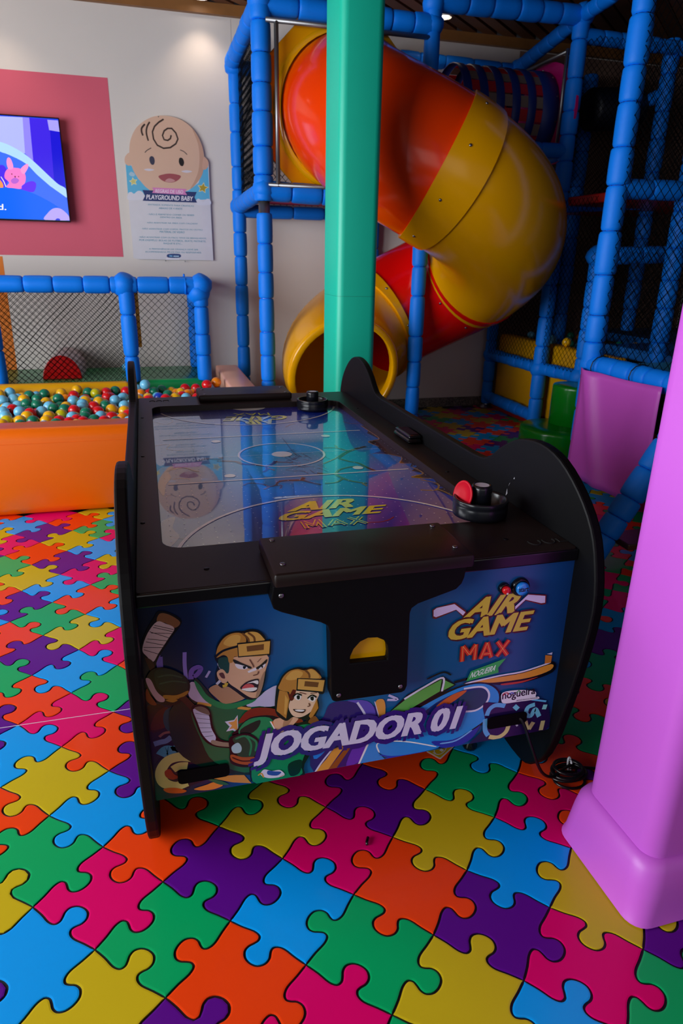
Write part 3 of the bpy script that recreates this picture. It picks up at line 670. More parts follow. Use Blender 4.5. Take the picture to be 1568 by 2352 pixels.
BALLPOS={'B':[(-1061,5720,482),(-1047,5442,475),(-997,5463,475),(-567,5336,475),(-268,5300,475),(-214,5382,475),(-196,5083,475),(-991,5019,475),(-983,5148,475),(-882,4998,475),(-743,4972,475),(-694,5121,475),(-499,5041,475),(-491,5194,475),(-951,4863,475),(-513,4754,475),(-335,4744,475),(-666,4533,475),(-166,4546,475),(-47,5605,530),(-107,5756,470),(471,5691,470),(247,5325,470),(428,5489,470)],'G':[(-905,5601,475),(-803,5647,475),(-680,5435,475),(-478,5656,475),(-280,5689,475),(-878,5266,475),(-828,5444,475),(-802,5224,475),(-662,5088,475),(-581,5019,475),(-433,4887,475),(-342,5110,475),(-802,4560,475),(-740,4681,475),(-600,4564,475),(-448,4742,475),(-381,4611,475),(-239,4560,475),(19,5629,470),(82,5702,470),(124,5476,470)],'Y':[(-1123,5671,475),(-680,5658,475),(-569,5720,487),(-939,5452,475),(-748,5299,475),(-478,5308,475),(-382,5261,475),(-605,5104,475),(-280,4962,475),(-192,4893,475),(-927,4607,475),(-817,4696,475),(-813,4836,475),(-706,4675,475),(-671,4809,475),(-462,4537,475),(230,5558,470),(-25,5343,470),(189,5335,470),(-82,5353,470)],'R':[(-579,5542,475),(-349,5633,475),(-196,5653,475),(-329,5434,475),(-943,5087,475),(-802,4932,475),(-545,5012,475),(-380,4903,475),(-394,5092,475),(-624,4659,475),(-542,4597,475),(-498,4634,475),(-424,4597,475),(-328,4601,475),(-268,4707,475),(-729,4524,475),(-394,4501,475),(-164,4760,475),(272,5741,470),(359,5725,470),(376,5532,470),(435,5537,529),(505,5579,470),(-20,5311,470),(112,5318,470),(227,5392,470),(317,5312,470)],'O':[(-203,4670,475),(-79,5578,470),(281,5481,470),(516,5597,530)],'D':[(26,5365,470)],'L':[(-424,5612,475),(-889,4710,475),(-602,4844,475),(547,5502,470)]}
# ------------------------------------------------------------------ room
WALLM=mat('painted_wall','d8d0ca',.7,var=.02,scale=2,bump=.03,bscale=120)
def st(o): o['kind']='structure'; return o
YW=6.79
b=B().box(-4.4,6.0,YW,YW+.15,0,3.46); wall_back=st(b.obj('wall_back',WALLM))
b=B().box(6.0,6.15,-3,YW+.15,0,3.46); st(b.obj('wall_right',mat('shade_dark_wall','342a28',.8)))  # wall colour kept dark to stand in for shade beyond the tower
b=B().box(-4.55,-4.4,-3,YW+.15,0,3.46); st(b.obj('wall_left',WALLM))
wf=B()
for y in(-1.9,-.28,1.34,2.96,4.62): wf.box(-4.30,-4.22,y,y+.06,.45,3.05)
for z in(.42,3.0): wf.box(-4.40,-4.22,-1.9,4.68,z,z+.06)
st(wf.obj('window_1',mat('window_frame_white','d8d8d8',.4)))
pm=mat('pink_paint','d65c72',.75,var=.03,scale=3)
mesh('painted_square',[(-3.2,YW-.0015,1.478),(-.148,YW-.0015,1.484),(-.148,YW-.0015,2.875),(-3.2,YW-.0015,2.875)],[(0,1,2,3)],pm,wall_back)['label']='pink painted rectangle'
mesh('painted_stripe',[(-3.2,YW-.0012,.3),(-1.17,YW-.0012,.3),(-1.15,YW-.0012,1.47),(-3.2,YW-.0012,1.47)],[(0,1,2,3)],mat('orange_paint','e07a20',.7),wall_back)['label']='orange painted panel'
B().box(3.62,5.98,YW-.004,YW,.1,3.38).obj('shade_backdrop',mat('shade_backdrop_brown','86685c',.8),wall_back)['label']='added dark brown backdrop for the shade behind the climbing tower'  # added backdrop: the shade behind the tower put in as dark brown
mesh('wall_joint',[(.887,YW-.001,2.0),(.8895,YW-.001,2.0),(.8895,YW-.001,3.38),(.887,YW-.001,3.38)],[(0,1,2,3)],mat('joint','a8a09c',.8),wall_back)
gran=bpy.data.materials.new('granite'); gran.use_nodes=True; N=gran.node_tree.nodes; L=gran.node_tree.links
vz=N.new('ShaderNodeTexVoronoi'); vz.inputs['Scale'].default_value=90; cr=N.new('ShaderNodeValToRGB'); cr.color_ramp.elements[0].color=(.03,.03,.03,1); cr.color_ramp.elements[1].color=(.30,.27,.23,1)
tcn=N.new('ShaderNodeTexCoord'); L.new(tcn.outputs['Object'],vz.inputs['Vector']); L.new(vz.outputs['Color'],cr.inputs[0]); L.new(cr.outputs[0],N['Principled BSDF'].inputs['Base Color']); N['Principled BSDF'].inputs['Roughness'].default_value=.3
st(B().box(-4.4,6.0,YW-.02,YW,0,.10).obj('baseboard_back',gran))
# ceiling: slab above diagonal timber planks
st(B().box(-4.4,6.15,-3,YW+.15,3.52,3.62).obj('ceiling_slab',mat('slab_paint','3a2a22',.8)))
wood=mat('plank_wood','6a4028',.45,var=.35,scale=5,bump=.05); ceil=st(B().box(-4.4,6.15,-3,YW+.15,3.50,3.52).obj('ceiling',wood))
d=Vector((math.sin(math.radians(48)),math.cos(math.radians(48)))); nrm=Vector((d.y,-d.x))
X0,X1,Y0,Y1=-1.6,5.2,4.6,YW-.01; wd=.135; pl=0
woods=[mat('plank_wood_%d'%k,h,.42,var=.3,scale=6) for k,h in enumerate(('6e4630','7d5238','5f3a28'))]
for k in range(-60,60):
    q=nrm*(k*wd)
    # clip the centre line of the plank against the rectangle
    t0,t1=-99,99
    for o_,dd,lo,hi in((q.x,d.x,X0,X1),(q.y,d.y,Y0,Y1)):
        a,b_=(lo-o_)/dd,(hi-o_)/dd; t0=max(t0,min(a,b_)); t1=min(t1,max(a,b_))
    if t1-t0<.12: continue
    h=wd/2-.004; P=[]
    for t in(t0,t1):
        for sx in(-h,h): P.append(q+d*t+nrm*sx)
    V=[(p.x,min(p.y,YW-.004),z) for z in(3.47,3.498) for p in P]
    mesh('plank',V,[(0,1,3,2),(4,6,7,5),(0,4,5,1),(2,3,7,6),(0,2,6,4),(1,5,7,3)],woods[k%3],ceil); pl+=1
st(B().box(-4.4,6.0,YW-.05,YW,3.39,3.47).obj('trim_1',mat('trim_wood','8a5a2c',.5,var=.25,scale=8)))
lm=mat('lamp_glow','fff2e0',.4,emit=9,var=0); wm=mat('lamp_ring_white','d8d4d0',.4)
for k,(x,y) in enumerate(((.63,6.60),(1.48,6.39),(2.66,6.39),(-1.0,6.45))):
    lab=['recessed round ceiling lamp above the baby rules sign','recessed round ceiling lamp above the slide entry frame, beside the green pillar','recessed round ceiling lamp above the orange tube, right of the green pillar','recessed ceiling lamp above the television on the pink square'][k]
    r=empty('ceiling_lamp',(x,y,3.455),lab,'lamp','ceiling lamps')
    B().lathe((x,y,3.450),[(.062,0),(.066,.004),(.066,.02)],24,cap=False).obj('lamp_ring',wm,r,True)
    B().lathe((x,y,3.458),[(.045,0),(.045,.008)],20).obj('lamp_lens',lm,r)
    lamp('downlight','SPOT',(x,y,3.44),[11,8,3,11][k],(1,.80,.62),(0,0,0),spot_size=math.radians(105),spot_blend=.8,shadow_soft_size=.05)
# ------------------------------------------------------------------ floor of jigsaw tiles
floor=st(B().box(-4.4,6.15,-3,YW+.15,-.06,-.0035).obj('floor',mat('floor_joint','0b0a10',.5)))
O=(-.52747,1.80585);U=(.15275,-.15258);Vv=(.15644,.14573)
TC={k:mat('tile_'+n,h,.36,var=.03,scale=4,coat=.18,coat_ior=1.45,coat_rough=.12,spec=.28) for k,n,h in(('G','green','00a860'),('B','blue','009cf0'),('Y','yellow','c8b018'),('O','orange','f0420a'),('M','magenta','e00068'),('P','purple','5a0a88'))}
known={}
for c,l in dict(B='2,-2 1,0 4,0 -1,0 -2,2 -5,2 -5,4 -3,4 -9,6 -6,6 -7,8 7,0 6,2 5,4 6,9 -11,8',Y='3,-2 1,-2 0,0 3,1 6,0 5,2 7,2 -3,3 -6,4 -7,6 -5,6 -9,5 -8,8 7,6',G='1,-1 3,-1 5,0 2,1 8,1 5,3 -1,2 -3,1 -4,3 -7,4 -4,5 -7,7 6,5 6,7',O='0,-1 4,-1 2,0 0,1 5,1 4,3 6,4 6,6 -2,1 -4,2 -4,4 -7,5 -10,6 -8,7 -6,3 7,3',M='2,-1 5,-1 4,1 7,1 6,3 -1,1 -2,3 -8,5 -5,5 -9,7 -6,7 6,10',P='3,0 4,2 8,2 6,1 -3,2 -5,3 -6,5 -8,6 1,1 -2,0 7,4 4,-2 6,8').items():
    for q in l.split(): known[tuple(int(x) for x in q.split(','))]=c
HT={}; VT={}   # tab directions seen in the photograph: H edge (i,j) +1 bulges along +v, V edge (i,j) +1 bulges along +u
for q in '3,0 5,0 2,-1 3,-1 4,-1 1,-1 -1,1 2,1 4,1 6,1 4,2 -1,2 -3,2 5,3 6,3 -2,3 -4,3 -5,4 -4,5 -6,5 7,1'.split(): HT[tuple(map(int,q.split(',')))]=1
for q in '1,0 2,0 4,0 0,0 0,1 1,1 3,1 5,1 5,2 6,2 7,2 3,2 -2,2 0,2 4,3 -3,3 5,4 6,4 -4,4 -3,4 -5,5'.split(): HT[tuple(map(int,q.split(',')))]=-1
for q in '2,-1 3,-1 5,-1 1,0 2,0 4,0 6,0 3,1 4,1 6,1 7,1 8,1 5,2 6,2 6,3 0,1 -1,1 -2,2 -3,3 -2,3 -4,4 -3,4 -5,4 -5,5 -6,5 7,0'.split(): VT[tuple(map(int,q.split(',')))]=1
for q in '4,-1 3,0 5,0 5,1 7,2 5,3 1,1 0,0 -1,2 -3,2 -4,3'.split(): VT[tuple(map(int,q.split(',')))]=-1
EDGE=[(0,0),(.16,-.012),(.30,-.035),(.385,-.02),(.41,.03),(.39,.085),(.362,.14),(.362,.205),(.41,.262),(.49,.285),(.575,.27),(.63,.21),(.635,.14),(.605,.08),(.595,.03),(.63,-.012),(.71,-.03),(.85,-.012),(1,0)]
rnd=random.Random(3)
def tabdir(D,k):
    if k not in D: D[k]=1 if rnd.random()<.6 else -1
    return D[k]
def PT(i,j): return Vector((O[0]+i*U[0]+j*Vv[0],O[1]+i*U[1]+j*Vv[1]))
def edge_pts(a,b,nv,sg,n):
    P=[]
    for t,h in EDGE: P.append(tuple(a+(b-a)*t+nv*(h*sg)))
    return catmull(P,False,n)[:-1]
UV=Vector(U);VVv=Vector(Vv)
FR=Vector((_F.x,_F.y))
cands=[]
for i in range(-16,22):
    for j in range(-14,30):
        c=PT(i+.5,j+.5); z=c.dot(FR)-0*1
        q=Vector((c.x,c.y,-1.5)); dep=q.dot(_F)
        if dep<.3: continue
        px=784+1544.8*q.dot(_X)/dep; py=1176+1544.8*q.dot(_D)/dep
        inside=-60<px<1630 and 850<py<2450
        if not(-1300<px<2900 and 850<py<3400): continue
        if c.x<.62 and c.y>4.3 or c.x>3.75 and c.y>5.2: continue
        if c.y>6.75: continue
        cands.append((0 if inside else 1,dep,i,j,c))
cands.sort(); restV=[];restF=[];restI=[];tiles=0
cols='GBYOMP'; tm=[TC[c] for c in cols]
def tile_color(i,j):
    if (i,j) in known: return known[(i,j)]
    bad={known.get((i+a,j+b_)) for a,b_ in((1,0),(-1,0),(0,1),(0,-1))}
    ch=[c for c in cols if c not in bad]; c=rnd.choice(ch); known[(i,j)]=c; return c
for outside,dep,i,j,c in cands:
    n=1 if outside else (3 if dep<2.6 else (2 if dep<4.5 else 1))
    a,b_,cc,d_=PT(i,j),PT(i+1,j),PT(i+1,j+1),PT(i,j+1)
    loop=edge_pts(a,b_,VVv,tabdir(HT,(i,j)),n)+edge_pts(b_,cc,UV,tabdir(VT,(i+1,j)),n)
    loop+=list(reversed([tuple(x) for x in edge_pts(d_,cc,VVv,tabdir(HT,(i,j+1)),n)]+[tuple(cc)]))[:-1]
    loop+=list(reversed([tuple(x) for x in edge_pts(a,d_,UV,tabdir(VT,(i,j)),n)]+[tuple(d_)]))[:-1]
    m=len(loop)
    nr=[]
    for k in range(m):
        p=Vector(loop[k-1]);q=Vector(loop[(k+1)%m]); t=(q-p); t=t.normalized() if t.length>1e-9 else Vector((1,0)); nr.append(Vector((-t.y,t.x)))
    def ins(w_): return [Vector(loop[k])+nr[k]*w_ for k in range(m)]
    r0,r1=ins(.0030),ins(.0065)
    V=[(p.x,p.y,-.0036) for p in r0]+[(p.x,p.y,-.0004) for p in r0]+[(p.x,p.y,0) for p in r1]
    F=[(r*m+k,r*m+(k+1)%m,(r+1)*m+(k+1)%m,(r+1)*m+k) for r in(0,1) for k in range(m)]
    for t in tessellate_polygon([[Vector((p.x,p.y,0)) for p in r1]]):
        pa,pb,pc=[r1[q] for q in t]
        if (pb-pa).cross(pc-pa)<0: t=(t[0],t[2],t[1])
        F.append(tuple(2*m+q for q in t))
    col=tile_color(i,j)
    if tiles<300:
        o=mesh('puzzle_tile',V,F,TC[col],floor); tiles+=1
    else:
        k0=len(restV); restV+=V; restF+=[tuple(k0+q for q in f) for f in F]; restI+=[cols.index(col)]*len(F)
if restV:
    o=mesh('puzzle_tiles',restV,restF,tm,floor,False,restI); o['kind']='stuff'
sm=mat('seam_weld','d8d4dc',.4)
B().box(-2.2,-.10,2.098,2.1005,-.0005,.0006).obj('floor_seam',sm,floor)
# ------------------------------------------------------------------ air hockey table
BLK=mat('black_laminate','070709',.5,var=.15,scale=30,spec=.16)
BLT=mat('black_top_laminate','1e1412',.42,var=.22,scale=14,spec=.3)
BLG=mat('black_gloss','0c0c10',.18,var=.1)
STEEL=mat('steel','9a9aa0',.3,metal=1)
TL=(.49,2.53,0)
table=empty('air_hockey_table',TL,'large black air hockey table with illustrated front, in the middle of the puzzle floor','game table')
half=[(2.53,.10),(2.10,.10),(1.86,.085),(1.76,.04),(1.66,.004),(1.54,.0),(1.47,.025),(1.40,.12),(1.355,.28),(1.315,.48),(1.295,.66),(1.315,.78),(1.355,.87),(1.43,.945),(1.53,1.003),(1.63,1.022),(1.727,1.011),(1.787,.99),(1.849,.956),(1.90,.918),(1.955,.89),(2.036,.882),(2.53,.882)]
prof=[half[0]]+catmull(half[1:-1],False,3)+[half[-1]]
mir=[(5.06-a,b_) for a,b_ in reversed(prof[1:-1])]
prof=prof+mir
for nm,x0,x1 in(('side_panel',-.10,-.07),('side_panel',1.05,1.08)):
    plate(nm,prof,[],lambda a,b_,d:(d,a,b_),x0,x1,BLK,table,.006)
top=plate('top_frame',rrect(-.07,1.05,1.395,3.66,.01,2),[rrect(-.004,.945,1.635,3.425,.055)],lambda a,b_,d:(a,b_,d),.765,.80,BLT,table,.004)
ff=lambda a,b_,d:(a,1.40-d,b_)
HLs=[rrect(-.012,.116,.262,.302,.012),rrect(.838,.962,.262,.302,.012)]
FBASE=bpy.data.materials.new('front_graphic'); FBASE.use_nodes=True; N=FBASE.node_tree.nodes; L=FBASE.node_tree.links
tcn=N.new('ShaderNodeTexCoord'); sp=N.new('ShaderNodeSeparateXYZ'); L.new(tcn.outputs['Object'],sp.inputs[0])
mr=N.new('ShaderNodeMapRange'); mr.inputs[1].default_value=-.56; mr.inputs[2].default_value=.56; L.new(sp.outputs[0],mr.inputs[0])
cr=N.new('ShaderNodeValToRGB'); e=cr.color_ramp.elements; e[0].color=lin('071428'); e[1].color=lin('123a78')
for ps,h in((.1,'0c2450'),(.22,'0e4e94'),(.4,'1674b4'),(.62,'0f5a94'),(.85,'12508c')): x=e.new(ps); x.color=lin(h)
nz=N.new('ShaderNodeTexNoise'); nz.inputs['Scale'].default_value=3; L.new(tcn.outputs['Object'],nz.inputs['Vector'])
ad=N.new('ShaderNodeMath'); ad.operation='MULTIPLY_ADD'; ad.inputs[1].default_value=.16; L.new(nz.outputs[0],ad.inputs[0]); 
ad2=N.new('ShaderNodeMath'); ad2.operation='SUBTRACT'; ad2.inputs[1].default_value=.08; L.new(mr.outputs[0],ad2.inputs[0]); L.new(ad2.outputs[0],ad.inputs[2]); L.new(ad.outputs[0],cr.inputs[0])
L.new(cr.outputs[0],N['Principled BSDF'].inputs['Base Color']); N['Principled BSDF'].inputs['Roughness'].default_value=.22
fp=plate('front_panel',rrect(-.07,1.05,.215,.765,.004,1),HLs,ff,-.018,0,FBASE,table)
fp['label']='blue front with printed hockey players'
pm_=lambda h:mat('print_'+h,h,.22,m=1.3,var=.05,scale=20)
for g in('graffiti_print','swoosh_print','tall_player_print','second_player_print','player_number_lettering','game_logo_print'):
    art(g,lambda a,b_,d:(max(-.0685,min(1.0485,a)),1.40-d,max(.217,b_)),fp,pm_,base=.0005+{'graffiti_print':0,'swoosh_print':.0011,'tall_player_print':.0018,'second_player_print':.0056,'player_number_lettering':.0082,'game_logo_print':.0036}[g])
plate('back_panel',rrect(-.07,1.05,.215,.765,.004,1),[],lambda a,b_,d:(a,3.645+d,b_),0,.018,BLK,table)
B().box(-.07,1.05,1.42,3.645,.30,.315).obj('bottom_board',BLK,table)
for x in(-.04,.90):
    pass
for k,hl in enumerate(HLs):
    x0=min(p[0] for p in hl)-.01;x1=max(p[0] for p in hl)+.01
    B().box(x0,x1,1.419,1.50,.25,.255).box(x0,x1,1.49,1.50,.25,.31).box(x0,x1,1.419,1.50,.307,.311).obj('handle_slot',BLK,table)
    plate('slot_plate',hl,[],ff,.0098,.0112,mat('slot_black','020203',.6,spec=.1),table)
B().box(-.07,1.05,1.388,1.396,.766,.799,.0035).obj('edge_trim',BLG,table)
for x,y in((.92,1.62),(.92,3.44),(0.0,1.9),(.0,3.2)): B().lathe((x,y,0),[(.022,0),(.025,.01),(.012,.03),(.012,.30)],12).obj('foot',BLG,table,True)
# playing surface
PLM=bpy.data.materials.new('court_print'); PLM.use_nodes=True; N=PLM.node_tree.nodes; L=PLM.node_tree.links
tcn=N.new('ShaderNodeTexCoord'); mp=N.new('ShaderNodeMapping'); L.new(tcn.outputs['Object'],mp.inputs[0])
gr=N.new('ShaderNodeTexGradient'); gr.gradient_type='SPHERICAL'; mp.inputs['Scale'].default_value=(.95,.95,.95); L.new(mp.outputs[0],gr.inputs[0]); mp.inputs['Location'].default_value=(0,0,-.733)
nz=N.new('ShaderNodeTexNoise'); nz.inputs['Scale'].default_value=2.6; nz.inputs['Detail'].default_value=4; L.new(tcn.outputs['Object'],nz.inputs['Vector'])
ad=N.new('ShaderNodeMath'); ad.operation='MULTIPLY_ADD'; ad.inputs[1].default_value=.25; L.new(nz.outputs[0],ad.inputs[0]); L.new(gr.outputs[0],ad.inputs[2])
cr=N.new('ShaderNodeValToRGB'); e=cr.color_ramp.elements; e[0].position=.12; e[0].color=lin('220c48'); e[1].position=.95; e[1].color=lin('10a8e0')
x=e.new(.32); x.color=lin('2020a0'); x=e.new(.5); x.color=lin('0a48c0'); x=e.new(.72); x.color=lin('0a78d8')
L.new(ad.outputs[0],cr.inputs[0]); pb=N['Principled BSDF']; L.new(cr.outputs[0],pb.inputs['Base Color']); pb.inputs['Roughness'].default_value=.3; pb.inputs['Coat Weight'].default_value=1; pb.inputs['Coat IOR'].default_value=2.15; pb.inputs['Coat Roughness'].default_value=.012
pf=B().box(-.03,.975,1.61,3.45,.755,.772).obj('playing_surface',PLM,table); pf['label']='glossy blue court with cracks print'
cm_=lambda h:mat('court_'+h,h,.3,m=1.7,var=.04,scale=20,coat=1,coat_ior=2.15,coat_rough=.012)
fpz=lambda a,b_,d:(a,b_,.772+d)
for g,b0 in(('torn_edge_print',.0003),('crack_print',.0005),('court_line_print',.0012),('worn_paint_print',.0003),('court_logo_print',.0016),('far_court_logo_print',.0016)): 
    o=art(g,fpz,pf,cm_,step=.00001,base=b0)
    if g=='worn_paint_print': o['kind']='stuff'
hb=B()
for a in range(23):
    for c in range(43):
        x,y=.02+a*.0415,1.66+c*.0415
        V=[(x+.0022*math.cos(q*math.pi/3),y+.0022*math.sin(q*math.pi/3),.7741) for q in range(6)]; hb.add(V,[tuple(range(6))])
o=hb.obj('air_holes',cm_('a8b0d0'),pf); o['kind']='stuff'
# goals
def goal_cover(front):
    sgn=1 if front else -1
    yy=(lambda y:y) if front else (lambda y:5.06-y)
    x0,x1=(.232,.727) if front else (.232,.715)
    ya,yb=sorted((yy(1.345),yy(1.572)))
    g=B().box(x0,x1,ya,yb,.8005,.835,.008).obj('goal_cover',BLT,table)
    smooth_angle(g)
    for x,y in((x0+.03,1.545),(x0+.03,1.40),(x1-.03,1.545),(x1-.03,1.40)):
        B().lathe((x,yy(y),.835),[(.0075,0),(.007,.002),(.004,.0028)],12).obj('screw',STEEL,g,True)
    out=[(.232,.80),(.226,.762),(.232,.742),(.25,.731),(.345,.691),(.362,.68),(.367,.66),(.373,.475),(.376,.464),(.386,.459),(.56,.456),(.570,.460),(.575,.475),(.571,.685),(.575,.70),(.59,.71),(.69,.738),(.704,.752),(.71,.768),(.714,.80)]
    win=[(.419,.566),(.420,.585),(.428,.605),(.445,.624),(.465,.632),(.487,.630),(.506,.619),(.516,.602),(.519,.58),(.518,.562)]
    cx=.48
    sl=plate('puck_return_panel',out,[win],lambda a,b_,d:(a,yy(1.40-d),b_),0,.040,BLK,table,.008)
    plate('puck_return_insert',[(cx+(a-cx)*1.12,.60+(b_-.60)*1.15) for a,b_ in win],[],lambda a,b_,d:(a,yy(1.40-d),b_),.001,.020,mat('yellow_plastic','f0b000',.3),table)
    for x,z in((.392,.478),(.556,.476),(.25,.775)): B().lathe((x,yy(1.36),z),[(.0065,0),(.006,.002),(.003,.003)],12,(0,-sgn,0)).obj('screw',STEEL,sl,True)
goal_cover(True); goal_cover(False)
SCD=mat('dark_screw','1a1a1e',.35,metal=.8)
for x,y in((-.052,1.83),(-.05,2.52),(-.05,3.18),(.094,1.49),(.89,1.49),(.99,3.2),(.99,2.1)): B().lathe((x,y,.80),[(.007,0),(.006,.0015),(.003,.002)],10).obj('screw',SCD,table,True)
sb=B().box(.985,1.045,2.47,2.66,.80,.822,.012).box(.99,1.043,2.48,2.65,.822,.835,.006).obj('score_display',BLG,table,True)
B().box(.997,1.038,2.50,2.63,.835,.837).obj('display_window',mat('display_red','2a0808',.08),sb)
MK=mat('engraving','050304',.7)
for ox_,oy_,sc_,fl in((.0,3.555,1,1),(.955,1.455,1.25,-1)):
    e_=B()
    for k in range(3):
        cx_=ox_+.034*k*sc_
        pt=[(cx_+.013*sc_*math.cos(math.radians(t)),oy_+fl*.016*sc_*math.sin(math.radians(t)),.8003) for t in range(-20,201,20)] if k<2 else [(cx_-.013*sc_,oy_-fl*.006,.8003),(cx_-.013*sc_,oy_+fl*.014,.8003),(cx_+.013*sc_,oy_+fl*.014,.8003),(cx_+.013*sc_,oy_-fl*.006,.8003)]
        e_.path(pt,.0022,5)
    e_.obj('engraved_mark',MK,table)
sc=B()
for pts_ in([(1.752,.878),(1.747,.886),(1.745,.880)],[(1.773,.856),(1.768,.862),(1.777,.846)],[(1.778,.822),(1.783,.838),(1.787,.812)]): n_=len(sc.V); sc.add([(1.0493,a,b_) for a,b_ in pts_],[(0,1,2)])
sc.obj('scuff_marks',mat('scuff','a0a0a8',.7),table)['kind']='stuff'
# buttons
def button(nm,x,z,r,body,cap):
    o=B().lathe((x,1.40,z),[(r,0),(r,.006),(r*.93,.011),(r*.74,.013),(r*.74,.008)],28,(0,-1,0)).obj(nm,BLG,table,True)
    c=B().lathe((x,1.40,z),[(r*.70,.008),(r*.70,.019),(r*.62,.0225),(r*.3,.0235)],28,(0,-1,0)).obj('button_cap',mat(nm+'_cap',cap,.25,coat=.5),o,True)
    return c
c=button('start_button',.892,.704,.026,0,'1e88e8')
tv,tf=text_shape('start',.02); mesh('button_lettering',[(.878+x*.027,1.40-.0238,.699+y*.011) for x,y in tv],tf,mat('ink','101018',.5),c)
c=button('power_switch',.845,.705,.016,0,'e01414')
B().lathe((.845,1.3763,.6985),[(.0028,0),(.0028,.0004)],12,(0,-1,0)).obj('switch_mark',mat('white_ink','e8e0e0',.5),c)
# ------------------------------------------------------------------ mallets, puck, cable, card
def mallet(x,y,z,label):
    r=empty('hockey_mallet',(x,y,z),label,'mallet','black hockey mallets on the table')
    R=.080
    B().lathe((x,y,z),[(R*.86,0),(R*.98,.004),(R,.012),(R,.034),(R*.985,.037),(R*1.0,.041),(R,.052),(R*.985,.055),(R*.90,.055),(R*.86,.050),(R*.80,.018),(R*.40,.014)],40).obj('mallet_base',mat('mallet_plastic','101218',.24,var=.3,scale=30),r,True)
    B().lathe((x,y,z),[(.031,.012),(.0305,.07),(.031,.084),(.029,.092),(.024,.094),(.022,.092)],28).obj('mallet_knob',MATS['mallet_plastic'],r,True)
    B().lathe((x,y,z),[(.021,.0921),(.021,.0928)],24).obj('knob_sticker',mat('sticker','c8c4d0',.5,var=.25,scale=60),r)
mallet(.905,1.678,.8005,'black round hockey mallet holding a red puck, near corner of the air hockey table')
mallet(.79,3.335,.7745,'black round hockey mallet at the far end of the air hockey table')
px_,py_,pz_=.852,1.690,.862
ax=Vector((-.97,-.18,.22)).normalized()
root_mesh('hockey_puck',(px_,py_,pz_),*(lambda q:(q.V,q.F))(B().lathe((px_,py_,pz_),[(.034,-.002),(.042,-.0025),(.0435,0),(.042,.0025),(.0375,.003),(.036,.0015),(.012,.0015)],32,ax)),mat('red_puck','c00420',.45,spec=.25),'red puck leaning upright inside the near black mallet','puck',smooth=True)
cab=empty('power_cable',(1.15,1.45,0),'black power cable coiled on the floor beside the pink pillar, tied with a white tie','cable')
CB=mat('cable_rubber','0e0e12',.3)
B().path(catmull([(.93,1.46,.285),(.935,1.405,.283),(.95,1.385,.268),(.985,1.378,.18),(1.035,1.385,.075),(1.09,1.40,.03),(1.15,1.425,.03),(1.19,1.44,.025)],False,5),.0048,8).obj('cord',CB,cab,True)
B().path(catmull([(1.17,1.43,.022),(1.23,1.425,.012),(1.32,1.40,.006),(1.5,1.38,.006)],False,5),.0048,8).obj('cord',CB,cab,True)
rn=random.Random(5)
for k in range(5):
    cx,cy=1.148+rn.uniform(-.012,.012),1.425+rn.uniform(-.01,.01); a0=rn.uniform(0,6); rx,ry=.052+rn.uniform(-.008,.008),.034+rn.uniform(-.006,.006)
    if k==0: cx,cy,rx,ry=1.150,1.398,.05,.036
    B().path([(cx+rx*math.cos(t/24*6.283),cy+ry*math.sin(t/24*6.283),.0055+.008*k+.004*math.sin(t/24*6.283+a0)) for t in range(24)],.0046,8,closed=True).obj('coil_loop',CB,cab,True)
B().path([(1.175+.012*math.cos(t/16*6.283)*.5,1.44+.018*math.sin(t/16*6.283)*.3,.024+.024*math.sin(t/16*6.283)) for t in range(16)],.0035,6,closed=True).path([(1.172,1.436,.045),(1.168,1.425,.052),(1.163,1.416,.05)],.003,6).obj('cable_tie',mat('white_tie','d0d0d8',.4),cab,True)
# card under the table edge
cd=empty('playing_card',(.815,1.625,0),'yellow playing card with white border lying half under the table front','card')
ca=Matrix.Rotation(math.radians(33),2)
def cpt(x,y,z):
    v=ca@Vector((x,y)); return (.822+v.x,1.634+v.y,z)
plate('card_sheet',rrect(-.043,.043,-.028,.028,.005,3),[],cpt,.0008,.0013,mat('card_white','d8d4dc',.4),cd)
plate('card_face',rrect(-.039,.039,-.024,.024,.004,3),[],cpt,.0013,.0016,mat('card_yellow','d0a818',.4),cd)
V=[cpt(.034*math.cos(t/20*6.283)*1,.018*math.sin(t/20*6.283)+.004*math.cos(t/20*6.283),.0018) for t in range(20)]+[cpt(.030*math.cos(t/20*6.283),.0155*math.sin(t/20*6.283)+.004*math.cos(t/20*6.283),.0018) for t in range(20)]
mesh('card_oval',V,[(k,(k+1)%20,20+(k+1)%20,20+k) for k in range(20)],MATS['card_white'],cd)
V=[];F=[]
for k,(x,y) in enumerate(((-.004,-.008),(.004,.0))):
    n=len(V); V+=[cpt(x+a,y+b_,.0019+.0001*k) for a,b_ in((-.006,-.005),(.006,-.005),(.006,.006),(-.006,.006))]; F.append(tuple(range(n,n+4)))
mesh('card_symbol',V,F,mat('card_mark','e8e4e8',.5),cd)
tv,tf=text_shape('+2',.02); mesh('card_number',[cpt(-.036+y*.008,.008-x*.010,.0019) for x,y in tv],tf,MATS['card_mark'],cd)
root_mesh('plastic_scrap',(.475,1.333,.004),*(lambda q:(q.V,q.F))(B().path([(.470,1.322,.005),(.472,1.33,.0062),(.480,1.345,.005)],.0042,6)),BLG,'tiny black plastic scrap lying on the magenta floor tile','scrap',smooth=True)
